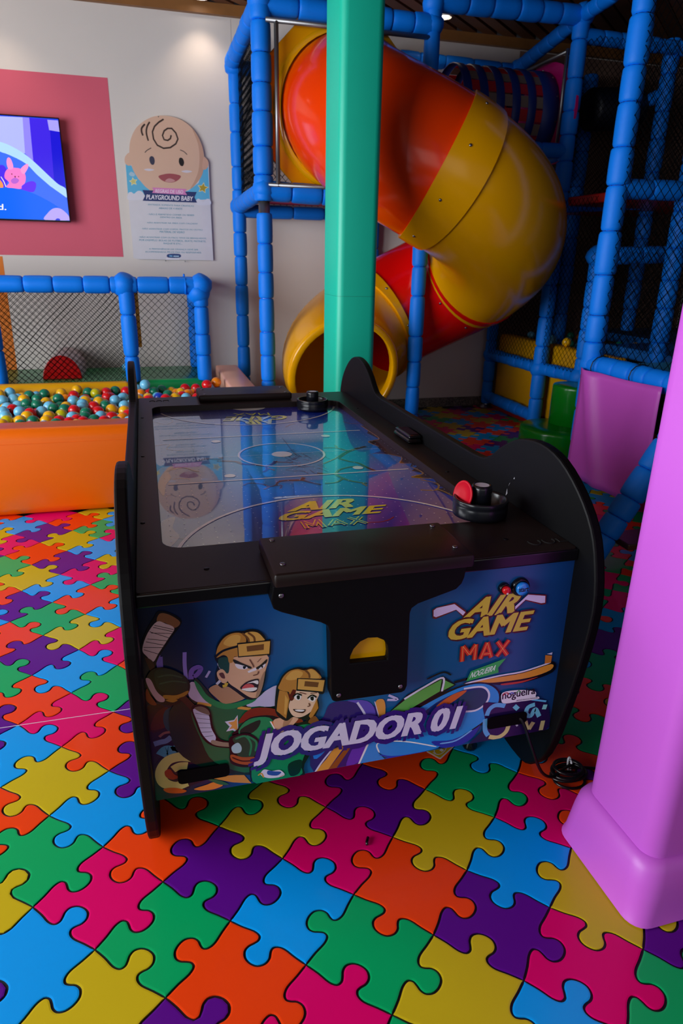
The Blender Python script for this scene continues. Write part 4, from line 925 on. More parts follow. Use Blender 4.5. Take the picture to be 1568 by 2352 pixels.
# ------------------------------------------------------------------ padded pillars
def pillar(label,x0,x1,y0,y1,h,base,pos):
    m=mat('pad_'+label.split()[0],h,.42,var=.03,scale=3,bump=.04,bscale=14)
    r=empty('padded_pillar',pos,label,'pillar')
    def sect(zs):
        V=[];F=[];n=None
        for z,e,rd in zs:
            P=rrect(x0-e,x1+e,y0-e,y1+e,rd,6); n=len(P); V+=[(a,b_,z) for a,b_ in P]
        for j in range(len(zs)-1):
            for k in range(n): F.append((j*n+k,j*n+(k+1)%n,(j+1)*n+(k+1)%n,(j+1)*n+k))
        return V,F
    zs=[(.0 if not base else .165,0,.045)]+[(z,0,.045) for z in(.6,1.0,1.7,2.4,3.0,3.46)]
    mesh('pad_sleeve',*sect(zs),m,r,True)
    if not base: mesh('pad_seam',*sect([(1.284,.0004,.045),(1.286,.0004,.045)]),mat('seam_dark_green','0c8468',.6),r,True)  # thin seam ring in a slightly darker green
    if base:
        V,F=sect([(0,.035,.045),(.004,.042,.05),(.012,.040,.05),(.02,.037,.05),(.06,.034,.055),(.11,.030,.06),(.145,.024,.058),(.162,.015,.054),(.171,.005,.048),(.173,.0,.045),(.1735,-.004,.045)])
        smooth_angle(mesh('pad_skirt',V,F,m,r,True),25)
    return r
pillar('green padded square pillar standing behind the air hockey table',1.150,1.408,4.20,4.56,'06c0a0',False,(1.28,4.38,0))
pillar('pink padded square pillar with flared skirt at the right edge of the picture',1.052,1.372,.955,1.215,'c05acc',True,(1.2,1.08,0))
# ------------------------------------------------------------------ foam sleeved tubes
BLU=mat('blue_foam','007cf0',.5,var=.06,scale=12,bump=.08,bscale=70,spec=.25)
TIE=mat('black_tie','08080c',.6)
PIPE=mat('galvanised_pipe','8a8a8c',.4,metal=.9,var=.15)
def sleeve_mesh():
    n=14; P=[(.70,0),(.90,.025),(.98,.08),(1.0,.25),(1.01,.5),(1.0,.75),(.98,.92),(.90,.975),(.70,1)]
    b_=B().lathe((0,0,0),P,n)
    me=bpy.data.meshes.new('foam_sleeve'); me.from_pydata(b_.V,[],b_.F); me.materials.append(BLU)
    me.polygons.foreach_set('use_smooth',[len(f)==4 for f in b_.F]); me.update(); return me
SLV=sleeve_mesh()
KNU=B().lathe((0,0,0),[(.3,-1.0),(.75,-.86),(1.0,-.4),(1.04,0),(1.0,.4),(.75,.86),(.3,1.0)],14)
KME=bpy.data.meshes.new('foam_joint'); KME.from_pydata(KNU.V,[],KNU.F); KME.materials.append(BLU); KME.polygons.foreach_set('use_smooth',[True]*len(KNU.F)); KME.update()
rs=random.Random(11)
def tube(parent,a,b,r=.062,name='padded_post',step=.19,start=0,end=0,jit=.28):
    """steel tube from a to b (world) wearing a row of foam sleeves; start/end leave bare pipe"""
    a=Vector(a);b=Vector(b); L_=(b-a).length; d=(b-a).normalized()
    o=B().rod(a,b,r*.74,10).obj(name,TIE if not start else PIPE,parent,True)
    q=d.to_track_quat('Z','Y')
    ln=L_-start-end; n=max(1,round(ln/step)); ws=[1+rs.uniform(-jit,jit) for _ in range(n)]; s=sum(ws); t=start
    for w_ in ws:
        l=ln*w_/s
        f=bpy.data.objects.new('foam_sleeve',SLV); f.parent=o; f.location=a+d*t-OFF[parent.name]; f.rotation_mode='QUATERNION'; f.rotation_quaternion=q; rr=r*(1+rs.uniform(-.05,.05)); f.scale=(rr,rr,l); COL.objects.link(f)
        t+=l
    return o
def joint(post,p,r=.075,parent=None):
    f=bpy.data.objects.new('foam_joint',KME); f.parent=post; f.location=Vector(p)-OFF[parent.name]; f.scale=(r,r,r); f.rotation_euler=(rs.uniform(0,1),rs.uniform(0,1),0); COL.objects.link(f)
NETB=mat('black_net','040405',1,var=0,spec=.05); NETD=mat('dark_net','0a0c10',1,var=0,spec=.05)
def net(parent,o,u,v,wd,ht,cell=.055,r=.0013,m=None,sag=0,asp=1.0,skip=None,name='safety_net'):
    """knotted diamond net filling a rectangle: strands are thin three-sided cords"""
    o=Vector(o);u=Vector(u).normalized();v=Vector(v).normalized();nn=u.cross(v); bb=B()
    for sg in(1,-1):
        for k in range(int(-(ht*asp)/cell)-2,int((wd+ht*asp)/cell)+2):
            # line x = k*cell + sg*asp*y
            pts=[]
            x0=k*cell if sg>0 else k*cell
            ys=0;ye=ht
            f=lambda y:(x0+asp*y) if sg>0 else (x0-asp*y)
            if sg>0: ylo=max(0,(0-x0)/asp); yhi=min(ht,(wd-x0)/asp)
            else: ylo=max(0,(x0-wd)/asp); yhi=min(ht,x0/asp)
            if yhi-ylo<.01: continue
            P=[]
            m_=max(2,int((yhi-ylo)/.12)+1)
            for q in range(m_):
                y=ylo+(yhi-ylo)*q/(m_-1); x=f(y)
                z=sag*math.sin(math.pi*x/wd)*math.sin(math.pi*y/ht)
                wv=.006*math.sin(y*9+x*5)
                P.append(o+u*(x+wv)+v*y+nn*z)
            bb.path(P,r,3)
    return bb.obj(name,m or NETB,parent)
# ------------------------------------------------------------------ tube slide
RED=mat('red_plastic','e00808',.16,var=.03,scale=2,spec=.6); ORG=mat('orange_plastic','f03c00',.16,var=.03,scale=2,spec=.6); YEL=mat('yellow_plastic_slide','e8a200',.2,var=.03,scale=2,spec=.5)
slide=empty('tube_slide',(2.2,5.5,0),'orange, yellow and red spiral tube slide behind the green pillar','slide')
XC,YC_,RH,RT=2.20,5.50,.62,.50
def hpt(a):
    z=2.53-1.98*a/360
    if a>285: z=2.53-1.98*285/360-1.98*(a-285)/360*(1-.25*(a-285)/85)
    r=math.radians(a); return Vector((XC-(.045*max(0,(a-300)/70) )-RH*math.cos(r),YC_-RH*math.sin(r),z))
PATH=[(-6,Vector((XC-RH,YC_+.07,2.535)))]+[(a,hpt(a)) for a in range(0,371,5)]
def ring(k,r,n=44):
    P=[p for _,p in PATH]; t=(P[min(k+1,len(P)-1)]-P[max(k-1,0)]).normalized(); u=t.cross(Vector((0,0,1))).normalized(); v=u.cross(t)
    return [P[k]+(u*math.cos(2*math.pi*q/n)+v*math.sin(2*math.pi*q/n))*r for q in range(n)],t
def sweep(name,a0,a1,m,rf=lambda s:RT,thick=.02,label=None,par=None):
    ks=[k for k,(a,_) in enumerate(PATH) if a0<=a<=a1]; V=[];F=[];n=44
    for j,k in enumerate(ks): V+=ring(k,rf(j/(len(ks)-1)))[0]
    for j,k in enumerate(reversed(ks)): V+=ring(k,rf(1-j/(len(ks)-1))-thick)[0]
    M_=2*len(ks)
    for j in range(M_):
        for q in range(n): F.append((j*n+q,j*n+(q+1)%n,((j+1)%M_)*n+(q+1)%n,((j+1)%M_)*n+q))
    o=mesh(name,V,F,m,par or slide); smooth_angle(o,50)
    import bmesh
    bm=bmesh.new(); bm.from_mesh(o.data); bmesh.ops.recalc_face_normals(bm,faces=bm.faces); bm.to_mesh(o.data); bm.free()
    if label: o['label']=label
    return o
def bolts(par,a,rr,m=STEEL,n=8,ph=0):
    k=min(range(len(PATH)),key=lambda k:abs(PATH[k][0]-a)); R_,t=ring(k,rr); c=PATH[k][1]
    for q in range(n):
        an=2*math.pi*(q+ph)/n; u=t.cross(Vector((0,0,1))).normalized(); v=u.cross(t); d=u*math.cos(an)+v*math.sin(an)
        B().lathe(c+d*(rr-.002),[(.011,0),(.010,.006),(.005,.009)],8,d).obj('bolt',m,par,True)
s1=sweep('tube_section',-6,85,ORG,label='orange upper bend')
s2=sweep('tube_section',80,205,YEL,lambda s:RT+.004,label='yellow middle bend'); f1=sweep('flange',75,90,YEL,lambda s:RT+.022-.004*abs(s-.5),.03,par=s2); bolts(s2,80,RT+.021,n=9,ph=.3)
s3=sweep('tube_section',195,290,RED,label='red lower tube'); f2=sweep('flange',195,200,RED,lambda s:RT+.014,.02,par=s3); bolts(s3,210,RT+.002,n=9,ph=.2)
s4=sweep('tube_section',285,370,YEL,lambda s:RT+.006-.030*s,.022,label='yellow exit bend'); f3=sweep('flange',280,295,YEL,lambda s:RT+.024,.03,par=s4); bolts(s4,285,RT+.024,n=9,ph=.45)
# rolled lip round the mouth
RM=.475
R_,t=ring(len(PATH)-1,1.0); c=PATH[-1][1]; V=[];F=[];n=44
lip=[(RM+.003,-.03),(RM+.002,.014),(RM-.008,.022),(RM-.045,.030),(RM-.052,.026),(RM-.054,.0),(RM-.05,-.05)]
for rr,h in lip: V+=[c+(p-c)*rr+t*h for p in R_]
for j in range(len(lip)-1):
    for q in range(n): F.append((j*n+q,j*n+(q+1)%n,(j+1)*n+(q+1)%n,(j+1)*n+q))
mesh('mouth_lip',V,F,YEL,s4,True)
# octagonal entry plate
ca_,cz_,hw,ch=XC-RH-.045,2.535,.535,.20
oc=[(ca_-hw,cz_-hw+ch),(ca_-hw+ch,cz_-hw),(ca_+hw-ch,cz_-hw),(ca_+hw,cz_-hw+ch),(ca_+hw,cz_+hw-ch),(ca_+hw-ch,cz_+hw),(ca_-hw+ch,cz_+hw),(ca_-hw,cz_+hw-ch)]
hole=[(XC-RH+.44*math.cos(k/30*6.283),cz_+.44*math.sin(k/30*6.283)) for k in range(30)]
plate('entry_plate',oc,[hole],lambda a,b_,d:(a,5.58+d,b_),0,.03,YEL,slide,.006)
mesh('entry_collar',*(lambda q:(q.V,q.F))(B().lathe((XC-RH,5.585,cz_),[(RT+.055,-.0),(RT+.05,-.03),(RT+.012,-.045)],44,(0,1,0),cap=False)),YEL,slide,True)
# ------------------------------------------------------------------ slide tower frame
tw=empty('slide_tower_frame',(1.6,6.0,0),'blue foam padded frame carrying the top of the tube slide','climbing frame')
LX,LY=.935,5.56; BX,BY=.885,6.60; RX,RY=2.215,5.53
def post(fr,p,z0,z1,**k): return tube(fr,(p[0],p[1],z0),(p[0],p[1],z1),**k)
p1=post(tw,(LX,LY),1.90,3.20,r=.074); joint(p1,(LX,LY,3.17),.085,tw); joint(p1,(LX,LY,1.985),.08,tw)
p=tube(tw,(LX+.01,LY,0),(LX,LY,1.92),step=.22,end=.10,r=.060); p.data.materials[0]=PIPE
p2=post(tw,(BX,BY),0,1.90,r=.058,step=.24); p3=post(tw,(BX,BY),1.9,3.0,r=.058,step=.22); joint(p3,(BX,BY,3.0),.08,tw); joint(p3,(BX,BY,1.93),.075,tw)
pr=post(tw,(RX,RY),0,3.32,r=.062,step=.26); joint(pr,(RX,RY,3.27),.08,tw); joint(pr,(RX,RY,3.13),.075,tw)
p4=post(tw,(2.20,6.725),0,3.2,r=.055,step=.24)
tube(tw,(LX,LY,3.18),(BX-.02,BY,3.02),r=.066,name='padded_beam',step=.16)
tube(tw,(LX,LY,1.985),(BX,BY,1.93),r=.066,name='padded_beam',step=.16)
tube(tw,(LX,LY,3.15),(RX,RY,3.13),r=.072,name='padded_beam',step=.20); tube(tw,(LX,LY,1.975),(RX,RY,1.93),r=.070,name='padded_beam',step=.22)
tube(tw,(BX,BY,1.89),(2.2,6.66,1.89),r=.055,name='padded_beam',step=.24); tube(tw,(BX,BY,2.98),(2.2,6.66,3.1),r=.055,name='padded_beam')
tube(tw,(RX,RY,.13),(2.20,6.66,.12),r=.058,name='padded_beam')
tube(tw,(RX,RY,1.93),(2.20,6.66,1.9),r=.055,name='padded_beam')
tube(tw,(RX,RY,3.29),(3.50,5.60,3.33),r=.074,name='padded_beam',step=.21)
B().rod((1.035,5.50,2.0),(1.035,5.50,3.045),.017,10).obj('frame_pipe',PIPE,tw,True); B().rod((.96,5.50,3.045),(2.2,5.50,3.045),.017,10).obj('frame_pipe',PIPE,tw,True); B().rod((.96,5.50,2.01),(2.2,5.50,2.01),.017,10).obj('frame_pipe',PIPE,tw,True)
B().box(.95,2.25,5.60,6.62,1.955,2.02,.012).obj('platform_mat',mat('red_vinyl','d81c0c',.35),tw)
net(tw,(.905,5.62,2.0),(0,1,0),(0,0,1),.95,1.0,.05,.0022,NETD,asp=.45); net(tw,(.925,5.62,2.0),(0,1,0),(0,0,1),.95,1.0,.05,.002,NETD,asp=.5)
net(tw,(.90,6.63,1.95),(1,0,0),(0,0,1),1.3,1.05,.06,.002,NETD,asp=.9); net(tw,(.96,5.62,2.0),(1,0,0),(0,0,1),.5,.5,.05,.0012,NETB)
# ------------------------------------------------------------------ right play frame
fr=empty('climbing_tower',(3.6,5.2,0),'tall blue foam padded climbing frame with black nets, right of the slide','climbing frame')
A=(3.53,6.64);Bp=(3.50,5.60);Cp=(3.52,5.0);D=(3.0,4.15)
pa=post(fr,A,.05,3.22,r=.060,step=.25); pbp=post(fr,Bp,.05,3.36,r=.066,step=.24); pc=post(fr,Cp,.55,1.60,r=.055,step=.22); pd=post(fr,D,0.03,3.35,r=.071,step=.24)
joint(pa,(A[0],A[1],3.18),.085,fr); joint(pbp,(Bp[0],Bp[1],3.33),.085,fr); joint(pbp,(Bp[0],Bp[1],.58),.08,fr); joint(pa,(A[0],A[1],.58),.07,fr); joint(pc,(Cp[0],Cp[1],.60),.08,fr); joint(pc,(Cp[0],Cp[1],1.56),.08,fr); joint(pd,(D[0],D[1],.84),.075,fr); post(fr,(3.02,2.88),0,.86,r=.07,step=.2); post(fr,(4.7,2.95),0,.76,r=.07,step=.2)
bm_=lambda a,b,r=.058,s=.15:tube(fr,a,b,r=r,name='padded_beam',step=s)
bm_((A[0],A[1],.13),(Bp[0],Bp[1],.13)); bm_((A[0],A[1],.58),(Bp[0],Bp[1],.585)); bm_((Bp[0],Bp[1],.585),(Cp[0],Cp[1],.60))
bm_((Bp[0],Bp[1],3.33),(A[0],A[1],3.20)); bm_((Bp[0],Bp[1],3.33),(3.35,3.9,3.38)); bm_((2.2,6.66,3.20),(A[0],A[1],3.18),s=.24)
bm_((2.9,5.62,2.38),(Bp[0],Bp[1],2.38),s=.22); bm_((A[0],A[1],2.3),(Bp[0],Bp[1],2.38),s=.2)
bm_((D[0],D[1],.84),(3.02,2.9,.83),r=.072,s=.16); bm_((D[0],D[1],1.96),(4.2,4.2,1.98),r=.062,s=.22); bm_((Cp[0],Cp[1],1.56),(4.6,5.05,1.60),r=.066,s=.2)
bm_((Bp[0],Bp[1],1.96),(4.7,5.5,2.04),r=.055,s=.2); bm_((3.5,5.6,3.2),(4.9,5.7,3.22),r=.055,s=.2)
E_=(3.62,4.25); post(fr,E_,.75,2.05,r=.062,step=.2); post(fr,(4.30,6.6),.4,3.2,r=.07,step=.25); post(fr,(4.50,5.75),.9,3.3,r=.066,step=.22); post(fr,(4.42,5.2),.9,3.3,r=.066,step=.22); bm_((4.3,6.6,2.75),(4.5,5.75,2.9),r=.055)
B().box(3.55,4.9,4.25,6.55,1.96,2.03,.012).obj('platform_mat',mat('red_vinyl','d81c0c',.35),fr)
pmats=[mat('mat_light_blue','38a0d0',.4),MATS['red_vinyl'],mat('mat_blue','1460b0',.4)]
for k,(xa,xb,y0,y1) in enumerate(((3.86,4.6,4.16,5.2),(3.08,4.4,3.62,4.10),(3.08,4.4,2.9,3.6))): B().box(xa,xb,y0,y1,.76,.85,.012).obj('platform_mat',pmats[(2,0,1)[k]],fr)
B().box(4.62,5.9,2.9,6.6,.76,.84).obj('platform_mat',pmats[2],fr)
net(fr,(3.0,4.12,.9),(0,-1,0),(0,0,1),1.5,2.5,.075,.0024,NETB,sag=.02); net(fr,(3.02,4.16,.9),(1,.03,0),(0,0,1),.65,1.1,.06,.002,NETB)
net(fr,(3.47,6.6,.6),(0,-1,0),(0,0,1),1.0,1.5,.06,.002,NETB); net(fr,(3.47,5.58,.6),(0,-1,0),(0,0,1),.56,1.4,.06,.002,NETB)
net(fr,(3.56,5.56,2.0),(1,-.05,0),(0,0,1),1.3,1.2,.05,.0022,NETB); net(fr,(3.56,6.6,.8),(1,0,0),(0,0,1),2.2,2.4,.055,.0024,NETB); net(fr,(4.9,4.2,.9),(0,1,0),(0,0,1),2.4,2.4,.06,.0022,NETB)
net(fr,(3.4,4.9,.9),(1,0,0),(0,0,1),1.2,.7,.05,.002,NETB)
for p in(A,D): B().box(p[0]-.08,p[0]+.08,p[1]-.06,p[1]+.06,0,.012).lathe((p[0],p[1],.012),[(.07,0),(.04,.03),(.035,.06)],12).obj('foot_bracket',STEEL,fr)
B().lathe((4.17,6.0,2.80),[(.15,-.27),(.17,-.24),(.17,.24),(.15,.27)],22,(1,.1,.1)).obj('foam_roller',mat('dark_vinyl','0c1020',.5),fr,True)
# inner ball pit of the frame
ip=empty('inner_pit_wall',(3.72,5.7,0),'yellow padded wall of the ball pit inside the blue climbing frame','foam wall')
iw=mat('yellow_vinyl','e0a000',.4,var=.04)
B().box(3.60,3.76,5.64,6.62,.10,.79,.03).obj('wall_pad',iw,ip,True); B().box(3.60,3.76,4.72,5.60,.10,.79,.03).obj('wall_pad',iw,ip,True)
B().box(3.58,3.80,4.72,6.62,0,.10,.01).obj('wall_base',mat('dark_red_vinyl','a00c18',.4),ip)
B().box(3.80,4.6,5.22,6.70,.40,.615).obj('pit_floor',TIE,ip)
# crawl tunnel of blue bands and red straps
tn=empty('crawl_tunnel',(3.0,6.1,2.3),'hanging crawl tunnel of blue bands and red straps behind the slide','tunnel')
NV=mat('tunnel_blue','0a2a78',.5); RS=mat('tunnel_red','b01018',.5); GS=mat('tunnel_grey','7a6a5c',.6)
for k in range(6):
    x=3.40-.145*k-(0 if k==0 else .03); w_=.15 if k==0 else .075
    B().lathe((x,6.1,2.69),[(.35,-w_/2),(.36,-w_/2+.004),(.36,w_/2-.004),(.35,w_/2)],32,(1,0,0),cap=False).obj('blue_band',NV,tn,True)
for k in range(5):
    x=3.40-.1025-.145*k
    for q in range(22):
        a=2*math.pi*q/22; a2=a+2*math.pi/22*.86; V=[(x+dx,6.1+.352*math.cos(t),2.69+.352*math.sin(t)) for dx in(-.035,.035) for t in(a,a2)]; V+=[(v[0],6.1+(v[1]-6.1)*.98,2.69+(v[2]-2.69)*.98) for v in V]
        mesh('strap',V,[(0,1,3,2),(4,6,7,5),(0,2,6,4),(1,5,7,3),(0,4,5,1),(2,3,7,6)],RS if q%2 else GS,tn)
for q in range(12):
    a=q/12*6.283+.2; B().lathe((3.455,6.1+.361*math.cos(a),2.69+.361*math.sin(a)),[(.010,0),(.008,.006)],6,(0,math.cos(a),math.sin(a))).obj('eyelet',STEEL,tn)
plate('arch_panel',[(6.1+.58*math.cos(math.radians(t)),2.69+.42*math.sin(math.radians(t))) for t in range(-20,201,10)]+[(5.6,2.3),(6.6,2.3)],[],lambda a,b_,d:(3.49+d,a,b_),0,.02,mat('magenta_plastic','c00a70',.3),tn)
B().rod((3.44,5.66,2.45),(3.44,5.66,3.12),.014,8).rod((3.44,5.66,3.10),(3.44,6.5,3.10),.014,8).obj('support_pipe',PIPE,tn,True)
# banner of pink vinyl
PV=mat('pink_vinyl','c450c0',.42,var=.03,scale=3)
V=[];F=[];n,m_=25,18
for j in range(m_):
    for k in range(n):
        s_,t_=k/(n-1),j/(m_-1)
        fold=.045*math.exp(-((s_-.12-.30*t_)/.09)**2)*(1-.3*t_)+.012*math.sin(5*s_+2.2*t_)*t_+.022*math.exp(-((s_-.75+.3*(t_-.6))/.12)**2)*math.sin(math.pi*t_)
        V.append((2.915-fold,4.125-.80*s_,.825-.775*t_-.012*math.sin(math.pi*s_)*(1-t_)))
for j in range(m_-1):
    for k in range(n-1): F.append((j*n+k,j*n+k+1,(j+1)*n+k+1,(j+1)*n+k))
bn=root_mesh('vinyl_banner',(2.915,3.7,0),V,F,PV,'pink vinyl sheet hanging below the blue beam beside the green foam step','banner',smooth=True)
so=bn.modifiers.new('solid','SOLIDIFY'); so.thickness=.004
for s_ in(.12,.62): B().path([(2.995+.085*math.cos(t/12*6.283),4.125-.8*s_,.835+.078*math.sin(t/12*6.283)) for t in range(12)],.004,5,closed=True).obj('tie_cord',TIE,bn)
# green two-tier step
GV=mat('green_vinyl','0a8a1e',.22,var=.04,scale=3,spec=.5)
gs=empty('foam_step',(2.9,4.5,0),'green two-tier round foam step in front of the blue frame','step')
def drum(nm,x,y,r,h): return B().lathe((x,y,0),[(r,0),(r,h-.025),(r*.992,h-.01),(r*.97,h-.001),(r*.5,h),(.01,h)],48).obj(nm,GV,gs,True)
drum('lower_drum',3.19,4.70,.32,.255); drum('upper_drum',3.375,4.80,.20,.57)
# short ladder whose rail leans up behind the pink pillar
ld=empty('climbing_ladder',(2.35,2.8,0),'blue foam padded ladder rail with brown step, leaning up behind the pink pillar','ladder')
tube(ld,(2.19,2.8,.02),(2.63,2.8,.78),r=.068,step=.15,name='padded_rail'); B().box(2.33,2.9,2.69,2.88,.10,.135,.008).obj('step_board',mat('brown_board','4a2c1c',.4),ld)
# ------------------------------------------------------------------ ball pit
OV=mat('orange_vinyl','f06a00',.36,var=.03,scale=3); YV=MATS['yellow_vinyl']; GRV=mat('deep_green_vinyl','0a8a4a',.3,var=.04,scale=3)
def pad(name,x0,x1,y0,y1,z0,z1,m,label,b=.05,piece='foam_body'):
    r=empty(name,((x0+x1)/2,(y0+y1)/2,z0),label,'foam wall')
    bb=B().box(x0,x1,y0,y1,z0,z1,b); o=mesh(piece,bb.V,bb.F,m,r,True); return r
r=pad('foam_wall',-3.4,.62,4.18,4.46,0,.535,OV,'long orange foam wall along the front of the ball pit',.06)
B().box(-3.34,.56,4.1785,4.181,.452,.455).obj('seam_piping',OV,r)
pad('foam_wall',-3.4,-.155,5.80,5.92,0,.525,YV,'yellow foam bolster at the back of the ball pit',.045)
pad('foam_wall',.59,.79,4.47,6.40,0,.56,mat('pale_sheen_vinyl','f0b49a',.3,var=.04,scale=3),'orange foam wall coloured with its pale sheen, right side of the ball pit',.018)  # orange pad; its pale reflection is put into the base colour
r=pad('foam_platform',-3.4,.50,5.97,6.75,.36,.51,GRV,'green foam floor platform of the baby play area behind the ball pit',.03); r['category']='platform'
pad('platform_plinth',-3.4,.52,6.0,6.74,0,.36,mat('brown_vinyl','4a2620',.5),'dark brown base under the green baby platform',.01)['category']='platform'
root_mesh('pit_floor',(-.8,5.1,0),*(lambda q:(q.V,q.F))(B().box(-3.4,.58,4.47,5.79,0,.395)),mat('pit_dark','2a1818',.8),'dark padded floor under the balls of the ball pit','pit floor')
BALLC=dict(lightblue='70c4e8',green='0a7a5c',yellow='f0b408',red='d80c18',orange='f08a08',blue='1040c0',lime='c8c010')
BM={}
bl=B()
nn=16;mm=10; V=[(0,0,1)];F=[]
for j in range(1,mm):
    for k in range(nn):
        t=math.pi*j/mm;a=2*math.pi*k/nn; V.append((math.sin(t)*math.cos(a),math.sin(t)*math.sin(a),math.cos(t)))
V.append((0,0,-1))
F=[(0,1+k,1+(k+1)%nn) for k in range(nn)]+[(1+(j-1)*nn+k,1+j*nn+k,1+j*nn+(k+1)%nn,1+(j-1)*nn+(k+1)%nn) for j in range(1,mm-1) for k in range(nn)]+[(1+(mm-2)*nn+k,len(V)-1,1+(mm-2)*nn+(k+1)%nn) for k in range(nn)]
for c,h in BALLC.items():
    me=bpy.data.meshes.new('plastic_ball'); me.from_pydata(V,[],F); me.materials.append(mat('ball_'+c,h,.28,var=.04,scale=8,coat=.3)); me.polygons.foreach_set('use_smooth',[True]*len(F)); me.update(); BM[c]=me
rb=random.Random(21); BR=.041
NM=dict(lightblue='light blue',green='dark green',yellow='yellow',red='red',orange='orange',blue='deep blue',lime='yellow-green')
def ball(p,c,label,group,r=BR):
    o=bpy.data.objects.new('plastic_ball',BM[c]); o.location=p; o.scale=(r,r,r); o.rotation_euler=(rb.random()*3,rb.random()*3,0); COL.objects.link(o); OFF[o.name]=Vector(p); return tag(o,label,'ball',group)
W_=['lightblue']*28+['green']*24+['yellow']*22+['red']*20+['orange']*10+['blue']*2+['lime']*4
def fits(p,mn): return all((p-q).length>mn for q in pts)
ORD='first second third fourth fifth sixth seventh eighth ninth tenth eleventh twelfth thirteenth fourteenth fifteenth sixteenth'.split()
KC=dict(B='lightblue',G='green',Y='yellow',R='red',O='orange',D='blue',L='lime')
top=[]
for c,v in BALLPOS.items():
    for x,y,z in v: top.append([c,Vector((x/1000,y/1000,z/1000))])
for it in range(60):
    for i in range(len(top)):
        for j in range(i):
            d=top[i][1]-top[j][1]
            if 1e-6<d.length<.0825:
                k=d.normalized()*(.0827-d.length)*.5; top[i][1]+=k; top[j][1]-=k
    for t in top:
        p=t[1]; p.y=max(p.y,4.505); 
        if p.x<-.14: p.y=min(p.y,5.755)
        p.x=min(p.x,.545); p.z=max(.44,min(p.z,.60))
rows={}
for c,p in top:
    r='right-hand nook' if p.x>-.14 else ('front row' if p.y<4.72 else ('second row' if p.y<5.0 else ('third row' if p.y<5.35 else 'back row')))
    rows.setdefault((r,c),[]).append(p)
for (r,c),ps in rows.items():
    ps.sort(key=lambda p:p.x/max(.1,p.y)+0)
    for k,p in enumerate(ps):
        n=NM[KC[c]]; ball(p,KC[c],('only %s ball in the %s of the ball pit'%(n,r)) if len(ps)==1 else ('%s %s ball from the left in the %s of the ball pit'%(ORD[k],n,r)),'plastic balls in the ball pit')
pts=[p for _,p in top]
nlow=0
for tr in range(9000):
    x=rb.uniform(-1.42,.54);y=rb.uniform(4.51,5.75)
    if x>-.12 and y<5.35: continue
    p=Vector((x,y,rb.uniform(.436,.45)))
    if fits(p,.083):
        pts.append(p); c=rb.choice(W_); ball(p,c,NM[c]+' plastic ball half hidden in the lower layer of the ball pit',NM[c]+' balls in the lower layer of the ball pit'); nlow+=1
ball((-.20,6.45,.551),'lightblue','light blue plastic ball on the green platform behind the net',None)
pts=[]
for tr in range(4000):
    p=Vector((rb.uniform(3.86,4.5),rb.uniform(5.3,6.55),rb.choice((.66,.72,.78))))
    if fits(p,.09) and len(pts)<30: pts.append(p)
seen={}
for p in sorted(pts,key=lambda p:p.x/p.y):
    c=rb.choice(W_); seen[c]=seen.get(c,0)+1; ball(p,c,ORD[seen[c]-1]+' '+NM[c]+' ball from the left in the pit inside the blue climbing tower','balls inside the climbing tower')
ball((3.68,5.95,.829),'blue','deep blue plastic ball resting on the yellow inner pit wall',None); ball((3.68,5.74,.829),'lightblue','light blue plastic ball resting on the yellow inner pit wall',None); ball((3.68,5.50,.829),'yellow','yellow plastic ball resting on the yellow inner pit wall',None)
# ------------------------------------------------------------------ baby area fence
fe=empty('play_fence',(-.4,5.95,.3),'low blue foam padded fence with black net around the baby play area','fence')
zr=1.275
f1_=tube(fe,(-2.2,5.97,zr),(.46,5.97,zr),r=.066,name='padded_rail',step=.225,jit=.2); joint(f1_,(.46,5.97,zr),.088,fe); joint(f1_,(.44,5.97,zr-.06),.085,fe); joint(f1_,(-.145,5.97,zr),.088,fe)
post(fe,(-.135,5.96),.50,zr-.02,r=.062,step=.25); post(fe,(.455,5.96),.50,zr-.02,r=.062,step=.17); post(fe,(-1.16,5.96),.50,zr-.02,r=.062,step=.25)
tube(fe,(.46,5.97,zr),(.47,6.70,zr),r=.06,name='padded_rail'); post(fe,(.44,6.66),.51,1.22,r=.058)
plate('yellow_strip',[(-.075,.78),(-.045,.78),(-.045,1.24),(-.075,1.24)],[],lambda a,b_,d:(a,6.0+d,b_),0,.03,YV,fe)
B().path([(.335,5.93,1.33),(.335,5.89,1.27),(.335,5.93,1.21),(.335,6.02,1.22),(.335,6.03,1.31),(.33,5.97,1.36)],.008,6).obj('cable_tie',BLU,fe,True)
net(fe,(-2.1,5.99,.50),(1,0,0),(0,0,1),1.93,.74,.05,.0021,NETB,sag=.03); net(fe,(-2.08,6.06,.51),(1,.0,0),(.0,.02,1),1.91,.73,.052,.0018,NETB,sag=.05)
net(fe,(-.08,5.99,.52),(1,0,0),(0,0,1),.49,.72,.055,.0020,NETB)
hr=empty('foam_half_roller',(-.71,6.35,.51),'half-round foam roller with red end face lying on the green platform','foam roller')
hp=[(-.71+.155*math.cos(math.radians(t)),.511+.195*math.sin(math.radians(t))) for t in range(0,181,9)]
hV=[(a,6.13,b_) for a,b_ in hp]+[(a,6.72,b_) for a,b_ in hp]; k_=len(hp)
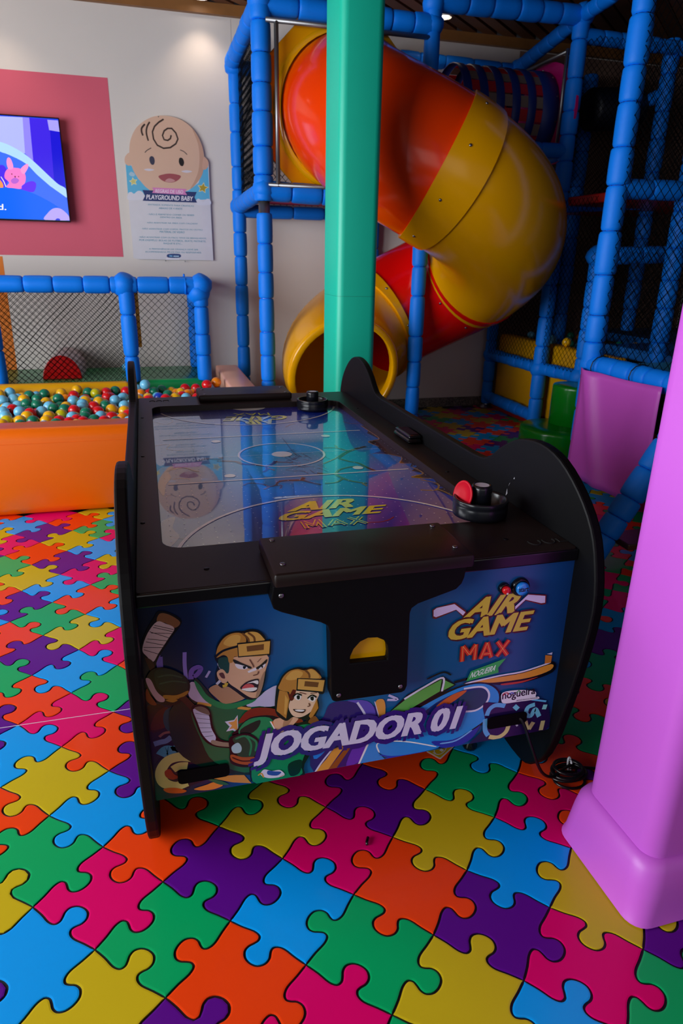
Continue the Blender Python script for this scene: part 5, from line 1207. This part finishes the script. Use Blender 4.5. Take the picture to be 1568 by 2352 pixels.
mesh('roller_body',hV,[(i,i+1,k_+i+1,k_+i) for i in range(k_-1)]+[(k_-1,0,k_,2*k_-1),tuple(range(2*k_-1,k_-1,-1))],mat('grey_vinyl','b8a8a8',.35,var=.06),hr)
plate('roller_end',hp,[],lambda a,b_,d:(a,6.13-d,b_),.0,.012,mat('red_end_vinyl','b80c10',.18,var=.15,scale=16,bump=.5,bscale=10),hr,.006)
# ------------------------------------------------------------------ baby rules sign
sg=empty('rules_sign',(.3,6.78,1.4),'baby face rules sign on the white wall beside the pink square','sign')
fs=lambda a,b_,d:(a,6.767-d,b_)
so_=[(-.018,1.452),(.615,1.440)]
face=[(p[0]/1000,p[1]/1000) for p in ART['baby_face_print'][1][0][2]]
lo=catmull(face,True,3)
B_=plate('sign_board',SIGN,[],fs,-.006,0,mat('sign_white','d4d2da',.3,coat=.3),sg)
sm_=lambda h:mat('sign_'+h,h,.3,var=.02,coat=.3)
for g,b0 in(('sky_print',.0003),('baby_face_print',.0010),('ribbon_print',.0018),('title_lettering',.0020),('logo_print',.0004))+tuple(('rule_lettering.%d'%k,.0004) for k in range(1,7)): art(g,fs,B_,sm_,base=b0)
for x,z in((.22,1.457),(.395,1.455),(.242,2.615)): B().lathe((x,6.767,z),[(.006,0),(.004,.003)],8,(0,-1,0)).obj('screw',STEEL,B_)
# ------------------------------------------------------------------ television
tv_=empty('television',(-1.2,6.75,2.15),'wall television showing a pink rabbit on a blue hill','television')
B().box(-1.905,-.555,6.702,6.735,1.755,2.545,.004).obj('bezel',BLG,tv_); B().box(-1.5,-.9,6.735,6.789,1.95,2.35).obj('wall_bracket',BLK,tv_)
ft=lambda a,b_,d:(max(-1.897,min(-.5625,a)),6.701-d,max(1.768,min(2.535,b_)))
tm_=lambda h:mat('screen_'+h,h,.12,var=0,emit=.75,m=.8)
scr=mesh('screen',[(-1.897,6.7012,1.768),(-.5625,6.7012,1.768),(-.5625,6.7012,2.535),(-1.897,6.7012,2.535)],[(0,1,2,3)],tm_('2040d8'),tv_)
art('screen_picture',ft,scr,tm_,base=.0002)
